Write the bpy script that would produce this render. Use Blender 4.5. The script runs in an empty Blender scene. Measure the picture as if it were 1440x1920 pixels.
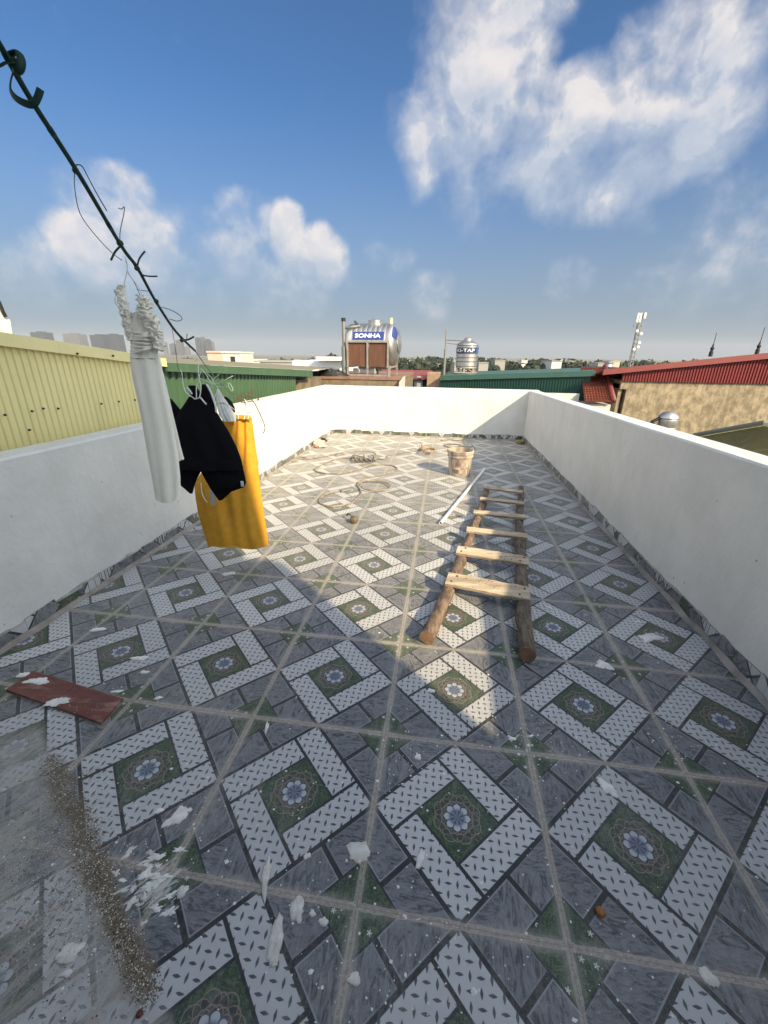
import bpy, math, random
from mathutils import Vector, Matrix, noise as mnoise
random.seed(7)
SC = bpy.context.scene
COL = SC.collection
# ------------------------------------------------------------------ camera, world, sun, exposure
CAM_R = Vector((0.98964617, 0.14310109, 0.01106981))
CAM_U = Vector((-0.06149428, 0.35305844, 0.93357816))
CAM_F = Vector((-0.12968776, 0.92459278, -0.35820284))
CAM_C = Vector((0.16606193, -0.70244416, 1.5307918))
FOC = 770.83
cd = bpy.data.cameras.new('camera'); cam = bpy.data.objects.new('camera', cd); COL.objects.link(cam)
cam.matrix_world = Matrix(((CAM_R.x, CAM_U.x, -CAM_F.x, CAM_C.x), (CAM_R.y, CAM_U.y, -CAM_F.y, CAM_C.y), (CAM_R.z, CAM_U.z, -CAM_F.z, CAM_C.z), (0, 0, 0, 1)))
cd.sensor_fit = 'VERTICAL'; cd.sensor_height = 32; cd.sensor_width = 24; cd.lens = 32 * FOC / 1920
cd.clip_start = 0.02; cd.clip_end = 8000
SC.camera = cam
SC.view_settings.view_transform = 'Standard'; SC.view_settings.look = 'None'
SC.view_settings.gamma = 1; SC.view_settings.exposure = 0.65
SKY_STRENGTH = 0.11
SUN_SIDE_FILL = 1.25  # added sky glow on the sun side, out of view, as fill light
LEFT_SKY_FILL = 0.66  # added glow in the unseen left sky, fills the shaded right wall
SUN_STRENGTH = 5.0
SUN_DIR = Vector((-1.0, 0.92, -0.80)).normalized()
sl = bpy.data.lights.new('sun', 'SUN'); sl.energy = SUN_STRENGTH; sl.angle = math.radians(0.9); sl.color = (1.0, 0.79, 0.48)
so = bpy.data.objects.new('sun', sl); COL.objects.link(so)
so.rotation_euler = SUN_DIR.to_track_quat('-Z', 'Y').to_euler(); so.location = (6, -6, 8)


def ray(x, y):
    return CAM_R * ((x - 720) / FOC) + CAM_U * ((960 - y) / FOC) + CAM_F
def at(x, y, d): return CAM_C + ray(x, y) * d
def atY(x, y, Y):
    r = ray(x, y); return CAM_C + r * ((Y - CAM_C.y) / r.y)
def atX(x, y, X):
    r = ray(x, y); return CAM_C + r * ((X - CAM_C.x) / r.x)
def atZ(x, y, z=0.0):
    r = ray(x, y); return CAM_C + r * ((z - CAM_C.z) / r.z)

# node helpers
def N(t, typ, ins=None, **props):
    n = t.nodes.new(typ)
    for k, v in props.items(): setattr(n, k, v)
    for k, v in (ins or {}).items():
        if hasattr(v, 'is_output') or isinstance(v, bpy.types.NodeSocket): t.links.new(v, n.inputs[k])
        else: n.inputs[k].default_value = v
    return n
def M(t, op, a, b=None, c=None, clamp=False):
    ins = {0: a}
    if b is not None: ins[1] = b
    if c is not None: ins[2] = c
    n = N(t, 'ShaderNodeMath', ins, operation=op); n.use_clamp = clamp
    return n.outputs[0]
def VM(t, op, a, b=None):
    ins = {0: a}
    if b is not None: ins[1] = b
    n = N(t, 'ShaderNodeVectorMath', ins, operation=op)
    return n.outputs['Value'] if op in ('DOT_PRODUCT', 'LENGTH') else n.outputs[0]
def SS(t, x, a, b, lo=0.0, hi=1.0):
    return N(t, 'ShaderNodeMapRange', {0: x, 1: a, 2: b, 3: lo, 4: hi}, interpolation_type='SMOOTHSTEP').outputs[0]
def c4(c): return (c[0], c[1], c[2], 1)
def MIX(t, fac, a, b, mode='MIX'):
    n = N(t, 'ShaderNodeMix', {0: fac, 6: a if hasattr(a, 'links') else c4(a), 7: b if hasattr(b, 'links') else c4(b)}, data_type='RGBA', blend_type=mode)
    return n.outputs[2]
def NOISE(t, vec, scale, detail=4, rough=0.55, dist=0.0):
    return N(t, 'ShaderNodeTexNoise', {'Vector': vec, 'Scale': scale, 'Detail': detail, 'Roughness': rough, 'Distortion': dist}).outputs[0]

world = bpy.data.worlds.new('World'); SC.world = world; world.use_nodes = True
def build_world():
    t = world.node_tree; t.nodes.clear()
    D = N(t, 'ShaderNodeTexCoord').outputs['Generated']
    sky = N(t, 'ShaderNodeTexSky', sky_type='NISHITA', sun_disc=False)
    s = -SUN_DIR
    sky.sun_elevation = math.asin(s.z); sky.sun_rotation = math.atan2(s.x, s.y)
    sky.air_density = 1.0; sky.dust_density = 1.2; sky.ozone_density = 2.2; sky.altitude = 20
    # cloud banks: (px, py, half width, half height, weight)
    blobs = [(930, 20, 120, 110, 1.0), (880, 130, 95, 100, .98), (870, 215, 110, 60, .95), (960, 200, 90, 70, 1.0), (1080, 190, 75, 55, 1.05), (1050, 240, 90, 60, .92),
             (1290, 90, 80, 75, 1.05), (1330, 40, 45, 35, .85), (1230, 150, 90, 80, .95), (1360, 140, 60, 70, .95), (1290, 200, 120, 50, .92), (1150, 270, 150, 50, .78), (1000, 265, 160, 45, .62), (1425, 50, 50, 60, .62), (780, 215, 60, 35, .5),
             (200, 350, 70, 38, .74), (230, 400, 60, 45, .78), (170, 450, 62, 40, 1.1), (270, 440, 58, 42, 1.05), (420, 465, 65, 34, .82), (370, 420, 85, 34, .60), (470, 395, 60, 35, .70),
             (505, 405, 30, 22, .95), (535, 418, 34, 34, 1.2), (575, 455, 60, 30, .85), (603, 445, 22, 24, 1.05), (618, 475, 34, 28, 1.1), (330, 490, 230, 40, .66), (560, 500, 120, 34, .56), (730, 475, 45, 20, .58), (810, 535, 42, 26, .62), (1065, 515, 40, 28, .55),
             (1400, 430, 170, 90, .50), (1220, 400, 60, 26, .42), (80, 535, 60, 25, .5), (30, 480, 60, 28, .58)]
    tot = None; ysum = None
    for (px, py, rx, ry, w) in blobs:
        c = ray(px, py).normalized()
        e1 = c.cross(Vector((0, 0, 1))).normalized(); e2 = e1.cross(c)
        k = ray(px, py).length
        ax = rx / FOC / k; ay = ry / FOC / k
        a = VM(t, 'DOT_PRODUCT', D, tuple(e1 / ax)); b = VM(t, 'DOT_PRODUCT', VM(t, 'SUBTRACT', D, tuple(c)), tuple(e2 / ay))
        bb = M(t, 'MAXIMUM', b, M(t, 'MULTIPLY', b, -0.5))
        q = M(t, 'MULTIPLY_ADD', bb, bb, M(t, 'MULTIPLY', a, a))
        g = N(t, 'ShaderNodeMapRange', {0: q, 1: 0.0, 2: 2.6, 3: w, 4: 0.0}, interpolation_type='SMOOTHSTEP').outputs[0]
        gb = M(t, 'MULTIPLY', g, b)
        tot = g if tot is None else M(t, 'MAXIMUM', tot, g)
        ysum = gb if ysum is None else M(t, 'ADD', ysum, gb)
    warp = N(t, 'ShaderNodeTexNoise', {'Vector': D, 'Scale': 9.0, 'Detail': 3.0}).outputs[1]
    Dw = VM(t, 'ADD', D, VM(t, 'MULTIPLY', VM(t, 'SUBTRACT', warp, (.5, .5, .5)), (.045, .045, .045)))
    n1 = NOISE(t, Dw, 10.0, 9, 0.55)
    n2 = NOISE(t, VM(t, 'ADD', Dw, tuple(-SUN_DIR * 0.010 + Vector((0, 0, .010)))), 10.0, 9, 0.55)
    dens = M(t, 'ADD', tot, M(t, 'MULTIPLY', M(t, 'SUBTRACT', n1, 0.5), 1.75))
    n3 = NOISE(t, Dw, 34.0, 6, 0.6)
    dens = M(t, 'ADD', dens, M(t, 'MULTIPLY', M(t, 'SUBTRACT', n3, .5), .22))
    cov = M(t, 'MAXIMUM', SS(t, dens, 0.24, 1.20), M(t, 'MULTIPLY', SS(t, dens, 0.70, 1.0), .96))
    lit = M(t, 'ADD', M(t, 'MULTIPLY', M(t, 'SUBTRACT', n1, n2), 3.5), M(t, 'MULTIPLY', ysum, 0.20))
    lit = M(t, 'ADD', lit, M(t, 'MULTIPLY', cov, 0.60), clamp=True)
    ccol = MIX(t, lit, (0.35, 0.39, 0.46), (0.56, 0.53, 0.525))
    # dusty air low over the city
    el = N(t, 'ShaderNodeSeparateXYZ', {0: D}).outputs[2]
    hz = SS(t, el, 0.44, -0.02, 0.0, 0.92)
    skyc = MIX(t, hz, MIX(t, 1.0, sky.outputs[0], (SKY_STRENGTH * .30, SKY_STRENGTH * .55, SKY_STRENGTH * .77), 'MULTIPLY'), (0.170, 0.210, 0.264))
    cov = M(t, 'MULTIPLY', cov, SS(t, el, 0.0, 0.2, 0.35, 0.97))
    fin = MIX(t, cov, skyc, ccol)
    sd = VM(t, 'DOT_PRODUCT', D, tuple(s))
    sun_fill = M(t, 'MULTIPLY', SS(t, sd, 0.06, 0.95), SS(t, el, -0.02, 0.08))  # fill brightness added to the sky around the sun, behind the camera
    fin = MIX(t, sun_fill, fin, (SUN_SIDE_FILL * 0.95, SUN_SIDE_FILL * 1.0, SUN_SIDE_FILL * 1.02))
    left_dot = VM(t, 'DOT_PRODUCT', D, tuple(Vector((-0.93, -0.30, 0.22)).normalized()))
    fin = MIX(t, M(t, 'MULTIPLY', SS(t, left_dot, 0.56, 0.92), SS(t, el, -0.02, 0.06)), fin, (LEFT_SKY_FILL * .96, LEFT_SKY_FILL, LEFT_SKY_FILL * 1.05))  # extra fill light put into the sky left of the frame
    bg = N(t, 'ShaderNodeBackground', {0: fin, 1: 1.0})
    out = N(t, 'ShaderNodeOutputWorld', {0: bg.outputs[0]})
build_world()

# ------------------------------------------------------------------ mesh builder
class MB:
    def __init__(s): s.v = []; s.f = []; s.m = []; s.uv = []
    def face(s, idx, m=0, uv=None): s.f.append(tuple(idx)); s.m.append(m); s.uv.append(uv)
    def poly(s, pts, m=0, uv=None):
        b = len(s.v); s.v += [Vector(p) for p in pts]; s.face(range(b, b + len(pts)), m, uv)
    def box(s, c, size, rot=None, m=0, bev=0.0):
        c = Vector(c); hx, hy, hz = [q / 2 for q in size]; b = len(s.v)
        R = rot.to_3x3() if rot is not None else Matrix.Identity(3)
        if bev <= 0:
            for x in (-hx, hx):
                for y in (-hy, hy):
                    for z in (-hz, hz): s.v.append(c + R @ Vector((x, y, z)))
            for q in ((0, 1, 3, 2), (4, 6, 7, 5), (0, 4, 5, 1), (2, 3, 7, 6), (0, 2, 6, 4), (1, 5, 7, 3)): s.face([b + i for i in q], m)
            return
        import itertools
        idx = {}
        for sx, sy, sz in itertools.product((-1, 1), repeat=3):
            for ax in range(3):
                p = [sx * (hx - bev), sy * (hy - bev), sz * (hz - bev)]
                p[ax] = (sx, sy, sz)[ax] * (hx, hy, hz)[ax]
                idx[(sx, sy, sz, ax)] = len(s.v); s.v.append(c + R @ Vector(p))
        for ax in range(3):
            o1, o2 = [a for a in range(3) if a != ax]
            for sg in (-1, 1):
                q = []
                for a, b2 in ((-1, -1), (1, -1), (1, 1), (-1, 1)):
                    k = [0, 0, 0]; k[ax] = sg; k[o1] = a; k[o2] = b2; q.append(idx[(*k, ax)])
                s.face(q, m)
        for ax in range(3):
            o1, o2 = [a for a in range(3) if a != ax]
            for a in (-1, 1):
                for b2 in (-1, 1):
                    k1 = [0, 0, 0]; k1[o1] = a; k1[o2] = b2; k2 = list(k1); k1[ax] = -1; k2[ax] = 1
                    s.face([idx[(*k1, o1)], idx[(*k2, o1)], idx[(*k2, o2)], idx[(*k1, o2)]], m)
        for sx, sy, sz in itertools.product((-1, 1), repeat=3): s.face([idx[(sx, sy, sz, a)] for a in range(3)], m)
    def tube(s, pts, r, n=8, m=0, cap=True, flat=None):
        pts = [Vector(p) for p in pts]; rows = []; up = None
        for i, p in enumerate(pts):
            a = pts[max(0, i - 1)]; c = pts[min(len(pts) - 1, i + 1)]
            d = (c - a).normalized() if (c - a).length > 1e-9 else Vector((0, 0, 1))
            if up is None: up = Vector((0, 0, 1)) if abs(d.z) < 0.9 else Vector((1, 0, 0))
            sd = d.cross(up)
            if sd.length < 1e-6: sd = d.cross(Vector((0, 1, 0)))
            sd.normalize(); up = sd.cross(d)
            rr = r[i] if isinstance(r, (list, tuple)) else r
            fy = flat if flat else 1.0
            rows.append([p + sd * math.cos(2 * math.pi * k / n) * rr + up * math.sin(2 * math.pi * k / n) * rr * fy for k in range(n)])
        s.grid(rows, True, m, cap)
    def grid(s, rows, closed=True, m=0, cap=False):
        b = len(s.v); n = len(rows[0])
        for r in rows: s.v += [Vector(p) for p in r]
        for i in range(len(rows) - 1):
            for k in range(n if closed else n - 1):
                k2 = (k + 1) % n
                s.face((b + i * n + k, b + i * n + k2, b + (i + 1) * n + k2, b + (i + 1) * n + k), m)
        if cap:
            s.face(range(b + n - 1, b - 1, -1), m); l = b + (len(rows) - 1) * n; s.face(range(l, l + n), m)
    def lathe(s, prof, c=(0, 0, 0), n=24, m=0, mat=None, cap=True):
        mt = mat if mat is not None else Matrix.Identity(3); c = Vector(c)
        s.grid([[c + mt @ Vector((r * math.cos(2 * math.pi * k / n), r * math.sin(2 * math.pi * k / n), z)) for k in range(n)] for r, z in prof], True, m, cap)
    def prism(s, pts, off, m=0):
        pts = [Vector(p) for p in pts]; off = Vector(off); b = len(s.v); n = len(pts)
        s.v += pts + [p + off for p in pts]
        s.face(range(b + n - 1, b - 1, -1), m); s.face(range(b + n, b + 2 * n), m)
        for i in range(n): s.face((b + i, b + (i + 1) % n, b + n + (i + 1) % n, b + n + i), m)
    def build(s, name, mats, parent=None, smooth=False, origin=None, sharp=None):
        if not isinstance(mats, (list, tuple)): mats = [mats]
        me = bpy.data.meshes.new(name)
        if parent is not None: off = wloc(parent)
        elif origin is not None: off = Vector(origin)
        else:
            xs = [v.x for v in s.v]; ys = [v.y for v in s.v]
            off = Vector(((min(xs) + max(xs)) / 2, (min(ys) + max(ys)) / 2, min(v.z for v in s.v)))
        me.from_pydata([tuple(v - off) for v in s.v], [], s.f)
        for mt in mats: me.materials.append(mt)
        me.polygons.foreach_set('material_index', s.m)
        if any(u is not None for u in s.uv):
            ul = me.uv_layers.new(name='UVMap'); k = 0
            for p, u in zip(me.polygons, s.uv):
                for j in range(p.loop_total): ul.data[p.loop_start + j].uv = u[j] if u else (0, 0)
        me.update()
        import bmesh
        if not any(u is not None for u in s.uv):
            bm = bmesh.new(); bm.from_mesh(me); bmesh.ops.recalc_face_normals(bm, faces=bm.faces); bm.to_mesh(me); bm.free()
        if smooth:
            me.polygons.foreach_set('use_smooth', [True] * len(me.polygons))
            if sharp:
                try: me.set_sharp_from_angle(angle=math.radians(sharp))
                except Exception: pass
        o = bpy.data.objects.new(name, me); COL.objects.link(o)
        if parent is not None: o.parent = parent
        else: o.location = off
        return o
def wloc(o):
    p = Vector((0, 0, 0))
    while o is not None: p += o.location; o = o.parent
    return p
def tag(o, label=None, cat=None, group=None, kind=None):
    if label: o['label'] = label
    if cat: o['category'] = cat
    if group: o['group'] = group
    if kind: o['kind'] = kind
    return o
def thing(name, loc, label, cat, group=None):
    o = bpy.data.objects.new(name, None); COL.objects.link(o); o.location = loc; o.empty_display_size = 0.1
    return tag(o, label, cat, group)
def smooth_path(pts, k=6, closed=False):
    pts = [Vector(p) for p in pts]; out = []; n = len(pts)
    for i in range(n if closed else n - 1):
        g = (lambda j: pts[j % n]) if closed else (lambda j: pts[max(0, min(n - 1, j))])
        p0, p1, p2, p3 = g(i - 1), g(i), g(i + 1), g(i + 2)
        for j in range(k):
            u = j / k
            out.append(0.5 * ((2 * p1) + (p2 - p0) * u + (2 * p0 - 5 * p1 + 4 * p2 - p3) * u * u + (3 * p1 - p0 - 3 * p2 + p3) * u ** 3))
    if not closed: out.append(pts[-1])
    return out

# ------------------------------------------------------------------ materials
def mat(name, col, rough=0.6, metal=0.0, col2=None, nscale=6.0, namt=0.5, stretch=(1, 1, 1), bump=0.0, bscale=60.0, spec=0.5, speck=None, streak=None):
    m = bpy.data.materials.new(name); m.use_nodes = True; t = m.node_tree; t.nodes.clear()
    P = N(t, 'ShaderNodeTexCoord').outputs['Object']
    V = VM(t, 'MULTIPLY', P, stretch)
    c = c4(col)
    if col2 is not None:
        n = NOISE(t, V, nscale, 5, 0.6)
        c = MIX(t, SS(t, n, 0.5 - namt / 2, 0.5 + namt / 2), col, col2)
    else:
        n = NOISE(t, V, nscale, 4, 0.6)
        c = MIX(t, M(t, 'MULTIPLY', n, 1.0), tuple(q * 0.88 for q in col), tuple(min(1, q * 1.08) for q in col))
    if speck:
        sc_, thr, scol = speck
        vo = N(t, 'ShaderNodeTexVoronoi', {'Vector': P, 'Scale': sc_}).outputs[0]
        big = NOISE(t, P, 1.7, 2)
        c = MIX(t, M(t, 'MULTIPLY', SS(t, vo, thr, thr * 0.5), SS(t, big, 0.42, 0.6)), c, scol)
    if streak:
        ssc, amt, scol = streak
        n3 = NOISE(t, VM(t, 'MULTIPLY', P, ssc), 1.0, 4, 0.6)
        c = MIX(t, M(t, 'MULTIPLY', SS(t, n3, 0.5, 0.72), amt), c, scol)
    ins = {'Base Color': c, 'Roughness': rough, 'Metallic': metal, 'Specular IOR Level': spec}
    if bump > 0:
        bn = NOISE(t, P, bscale, 4, 0.6)
        ins['Normal'] = N(t, 'ShaderNodeBump', {'Strength': bump, 'Distance': 0.01, 'Height': bn}).outputs[0]
    b = N(t, 'ShaderNodeBsdfPrincipled', ins)
    N(t, 'ShaderNodeOutputMaterial', {0: b.outputs[0]})
    return m

T = 0.6
SQ = T / math.sqrt(2); H = SQ / 2; W = 0.26 * SQ; CC = H - W; GG = 0.2 * T / math.sqrt(2)

def tile_materials(pref, grout):
    def start(name):
        m = bpy.data.materials.new(pref + name); m.use_nodes = True; t = m.node_tree; t.nodes.clear()
        P = N(t, 'ShaderNodeTexCoord').outputs['Object']; UV = N(t, 'ShaderNodeUVMap').outputs[0]
        return m, t, P, UV
    def sepx(t, v):
        s = N(t, 'ShaderNodeSeparateXYZ', {0: v}); return s.outputs[0], s.outputs[1]
    def finish(m, t, P, c, rough=0.42, height=None):
        # cement dust, sweep marks and sand left on the tiles
        big = NOISE(t, P, 1.3, 5, 0.62); fine = NOISE(t, P, 38.0, 5, 0.65)
        swirl = NOISE(t, VM(t, 'MULTIPLY', P, (5.0, 1.6, 1)), 3.2, 5, 0.7, 1.4)
        d = M(t, 'MULTIPLY', SS(t, big, 0.32, 0.72), M(t, 'ADD', 0.04, M(t, 'MULTIPLY', SS(t, swirl, 0.44, 0.74), 0.30)))
        d = M(t, 'ADD', d, M(t, 'MULTIPLY', SS(t, fine, 0.5, 0.8), 0.06), clamp=True)
        x, y = sepx(t, P)
        # each tile fired a little lighter or darker
        tid = N(t, 'ShaderNodeTexWhiteNoise', {'Vector': VM(t, 'FLOOR', VM(t, 'DIVIDE', VM(t, 'ADD', P, (60.0, 60.0, .5)), (T, T, 1.0)))}, noise_dimensions='3D').outputs[0]
        c = MIX(t, 1.0, c, N(t, 'ShaderNodeCombineColor', {0: M(t, 'MULTIPLY_ADD', tid, .22, .90), 1: M(t, 'MULTIPLY_ADD', tid, .21, .90), 2: M(t, 'MULTIPLY_ADD', tid, .19, .91)}).outputs[0], 'MULTIPLY')
        if grout: d = M(t, 'ADD', d, M(t, 'MULTIPLY', SS(t, y, 1.6, 5.0), SS(t, big, .25, .6, .10, .34)), clamp=True)
        c = MIX(t, d, c, (0.40, 0.385, 0.36))
        # hair thin sweep scratches in the dust
        for vec, w0 in (((9.0, 1.2, 1), .35), ((1.5, 8.0, 1), .30)):
            wv = NOISE(t, VM(t, 'MULTIPLY', P, vec), 3.0, 5, 0.75, 2.5)
            c = MIX(t, M(t, 'MULTIPLY', SS(t, M(t, 'ABSOLUTE', M(t, 'SUBTRACT', wv, 0.52)), 0.008, 0.001), M(t, 'MULTIPLY', SS(t, big, .36, .62), w0)), c, (0.46, 0.455, 0.44))
        if grout:
            jn = M(t, 'MULTIPLY', M(t, 'SUBTRACT', NOISE(t, P, 9.0, 5, 0.75), 0.5), 0.020)
            def gl(q):
                f = M(t, 'FRACT', M(t, 'ADD', M(t, 'DIVIDE', q, T), 100.5))
                return M(t, 'MULTIPLY', M(t, 'ABSOLUTE', M(t, 'SUBTRACT', f, 0.5)), T)
            raw = M(t, 'MINIMUM', gl(x), gl(y))
            dist = M(t, 'ADD', raw, jn)
            gn = NOISE(t, P, 3.1, 5, 0.65)
            halo = M(t, 'MULTIPLY', SS(t, dist, 0.032, 0.006), SS(t, gn, 0.36, 0.66, 0.06, 0.66))
            c = MIX(t, halo, c, (0.345, 0.325, 0.295))
            core = M(t, 'MULTIPLY', SS(t, dist, 0.0090, 0.0045), SS(t, gn, .25, .6, .62, .95))
            gcol = MIX(t, SS(t, NOISE(t, P, 90.0, 4, .7), .35, .65), (0.245, 0.22, 0.192), (0.42, 0.385, 0.34))
            c = MIX(t, core, c, gcol)
            c = MIX(t, M(t, 'MULTIPLY', SS(t, M(t, 'ABSOLUTE', M(t, 'SUBTRACT', dist, 0.0085)), 0.0025, 0.0005), .55), c, (0.44, 0.40, 0.35))
            c = MIX(t, M(t, 'MULTIPLY', SS(t, raw, 0.0022, 0.0008), .5), c, (0.16, 0.135, 0.11))
            # fan of spilt cement swept to the near left, edged with sand
            q = VM(t, 'SUBTRACT', P, (-1.321, 0.292, 0.0))
            s_ = VM(t, 'DOT_PRODUCT', q, (0.839, -0.544, 0.0)); n_ = VM(t, 'DOT_PRODUCT', q, (-0.544, -0.839, 0.0))
            n_ = M(t, 'ADD', n_, M(t, 'MULTIPLY', M(t, 'SUBTRACT', NOISE(t, P, 6.0, 6, 0.7), 0.5), 0.12))
            cmb = N(t, 'ShaderNodeCombineXYZ', {0: M(t, 'MULTIPLY', s_, 13.0), 1: M(t, 'MULTIPLY', n_, 3.2)}).outputs[0]
            strk = NOISE(t, cmb, 2.0, 8, 0.78, 1.6); blot = NOISE(t, P, 3.2, 5, 0.6)
            fan = M(t, 'MULTIPLY', M(t, 'MULTIPLY', SS(t, n_, -0.03, 0.03), SS(t, s_, -0.42, -0.12)), SS(t, n_, 0.85, 0.45))
            fan = M(t, 'MULTIPLY', fan, M(t, 'ADD', SS(t, strk, .40, .60, .22, .74), SS(t, blot, .44, .58, 0, .34), clamp=True))
            c = MIX(t, fan, c, MIX(t, fine, (0.27, 0.26, 0.245), (0.42, 0.41, 0.385)))
            sw = M(t, 'MULTIPLY', M(t, 'MULTIPLY', SS(t, s_, -0.03, 0.08), SS(t, s_, 1.04, 0.92)), M(t, 'MULTIPLY', SS(t, n_, -0.040, -0.005), SS(t, n_, 0.065, 0.01)))
            sw = M(t, 'MULTIPLY', sw, SS(t, NOISE(t, P, 14.0, 7, .75), .36, .52))
            c = MIX(t, M(t, 'MULTIPLY', sw, .93), c, MIX(t, SS(t, NOISE(t, P, 160.0, 3, .7), .4, .62), (0.085, 0.067, 0.043), (0.235, 0.195, 0.135)))
            # lime wash spilt and scrubbed round the front left crossing, faint spills elsewhere
            a = VM(t, 'LENGTH', VM(t, 'MULTIPLY', VM(t, 'SUBTRACT', P, (-0.615, -0.045, 0.0)), (5.2, 7.5, 1.0)))
            sp2 = NOISE(t, cmb, 3.2, 8, 0.78, 1.4)
            c = MIX(t, M(t, 'MULTIPLY', SS(t, M(t, 'ADD', M(t, 'SUBTRACT', 1.0, a), M(t, 'MULTIPLY', M(t, 'SUBTRACT', sp2, .5), 3.6)), 0.62, 0.95), .8), c, MIX(t, sp2, (0.36, 0.36, 0.35), (0.74, 0.73, 0.71)))
            sp = NOISE(t, P, 2.3, 8, 0.75, 0.6)
            c = MIX(t, SS(t, sp, 0.64, 0.74, 0, 0.5), c, (0.52, 0.51, 0.49))
            vo = N(t, 'ShaderNodeTexVoronoi', {'Vector': P, 'Scale': 26.0, 'Randomness': 1.0}).outputs[0]
            c = MIX(t, M(t, 'MULTIPLY', SS(t, vo, 0.10, 0.05), SS(t, NOISE(t, P, 2.0, 3), 0.47, 0.62)), c, (0.66, 0.65, 0.63))
        rg = M(t, 'ADD', rough, M(t, 'MULTIPLY', d, 0.7), clamp=True)
        ins = {'Base Color': c, 'Roughness': rg, 'Specular IOR Level': 0.42, 'Sheen Weight': 0.22, 'Sheen Roughness': 0.5, 'Sheen Tint': (1.0, 0.97, 0.92, 1)}
        hn = M(t, 'MULTIPLY', fine, 0.25)
        if height is not None: hn = M(t, 'ADD', hn, height)
        ins['Normal'] = N(t, 'ShaderNodeBump', {'Strength': 0.35, 'Distance': 0.003, 'Height': hn}).outputs[0]
        N(t, 'ShaderNodeOutputMaterial', {0: N(t, 'ShaderNodeBsdfPrincipled', ins).outputs[0]})
        return m
    DARK = (0.012, 0.014, 0.018)
    # 1. pale raised-lozenge plank
    m, t, P, UV = start('tile_plank')
    u, v = sepx(t, UV); x, y = sepx(t, P)
    S = 0.0283
    fx = M(t, 'ADD', M(t, 'DIVIDE', x, S), 400.0); fy = M(t, 'ADD', M(t, 'DIVIDE', y, S), 400.0)
    par = M(t, 'MODULO', M(t, 'ADD', M(t, 'FLOOR', fx), M(t, 'FLOOR', fy)), 2.0)
    lx = M(t, 'ABSOLUTE', M(t, 'SUBTRACT', M(t, 'FRACT', fx), 0.5)); ly = M(t, 'ABSOLUTE', M(t, 'SUBTRACT', M(t, 'FRACT', fy), 0.5))
    mx = N(t, 'ShaderNodeMix', {0: par, 2: lx, 3: ly}).outputs[0]; my = N(t, 'ShaderNodeMix', {0: par, 2: ly, 3: lx}).outputs[0]
    e = M(t, 'ADD', M(t, 'DIVIDE', mx, 0.42), M(t, 'POWER', M(t, 'DIVIDE', my, 0.155), 1.5))
    loz = SS(t, e, 1.1, 0.85)
    wave = M(t, 'SINE', M(t, 'MULTIPLY', M(t, 'ADD', M(t, 'ADD', u, v), M(t, 'MULTIPLY', M(t, 'SINE', M(t, 'MULTIPLY', M(t, 'SUBTRACT', u, v), 150.0)), 0.004)), 1250.0))
    base = MIX(t, NOISE(t, P, 30, 3), (0.41, 0.43, 0.455), (0.56, 0.575, 0.60))
    base = MIX(t, SS(t, wave, 0.2, 0.9, 0, 0.4), base, (0.17, 0.185, 0.205))
    base = MIX(t, loz, base, (0.06, 0.065, 0.075))
    ed = M(t, 'MINIMUM', M(t, 'SUBTRACT', (H + CC) / 2, M(t, 'ABSOLUTE', u)), M(t, 'SUBTRACT', W / 2, M(t, 'ABSOLUTE', v)))
    base = MIX(t, SS(t, ed, 0.0070, 0.0050), base, DARK)
    mp = finish(m, t, P, base, 0.44, M(t, 'MULTIPLY', loz, -0.3))
    def grass(t, P):
        g1 = NOISE(t, VM(t, 'MULTIPLY', P, (1, 2.6, 1)), 55.0, 4, 0.7, 1.5); g2 = NOISE(t, VM(t, 'MULTIPLY', P, (2.4, 1, 1)), 48.0, 3, 0.7, 1.5)
        g = M(t, 'MAXIMUM', g1, g2)
        return MIX(t, SS(t, g, 0.46, 0.70), (0.011, 0.030, 0.015), (0.095, 0.145, 0.072))
    # 2. grass with flower medallion
    m, t, P, UV = start('tile_flower')
    u, v = sepx(t, UV)
    r = VM(t, 'LENGTH', UV); th = M(t, 'ARCTAN2', v, u)
    c = grass(t, P)
    cs = M(t, 'ABSOLUTE', M(t, 'COSINE', M(t, 'MULTIPLY', th, 4.0))); sn = M(t, 'ABSOLUTE', M(t, 'SINE', M(t, 'MULTIPLY', th, 4.0)))
    c8 = M(t, 'COSINE', M(t, 'MULTIPLY', th, 8.0))
    blob = M(t, 'ADD', 0.066, M(t, 'MULTIPLY', cs, 0.016))
    c = MIX(t, M(t, 'MULTIPLY', SS(t, M(t, 'SUBTRACT', r, blob), 0.0, -0.004), 0.75), c, (0.034, 0.033, 0.034))
    LN = (0.20, 0.165, 0.14)
    for fn, r0, k in ((cs, 0.052, 0.026), (sn, 0.064, 0.022), (cs, 0.040, 0.016), (sn, 0.045, 0.012)):
        dl = M(t, 'ABSOLUTE', M(t, 'SUBTRACT', r, M(t, 'ADD', r0, M(t, 'MULTIPLY', M(t, 'POWER', fn, 0.6), k))))
        c = MIX(t, SS(t, dl, 0.0026, 0.0008), c, LN)
    ra = M(t, 'MULTIPLY', SS(t, M(t, 'ABSOLUTE', M(t, 'SINE', M(t, 'MULTIPLY', th, 8.0))), 0.22, 0.06), M(t, 'MULTIPLY', SS(t, r, 0.044, 0.05), SS(t, r, 0.078, 0.07)))
    c = MIX(t, M(t, 'MULTIPLY', ra, 0.6), c, LN)
    pet = M(t, 'ADD', 0.033, M(t, 'MULTIPLY', M(t, 'POWER', cs, 0.7), 0.013))
    c = MIX(t, SS(t, M(t, 'SUBTRACT', r, pet), 0.0008, -0.0008), c, MIX(t, SS(t, r, 0.020, 0.036), (0.07, 0.09, 0.14), (0.40, 0.44, 0.50)))
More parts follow.
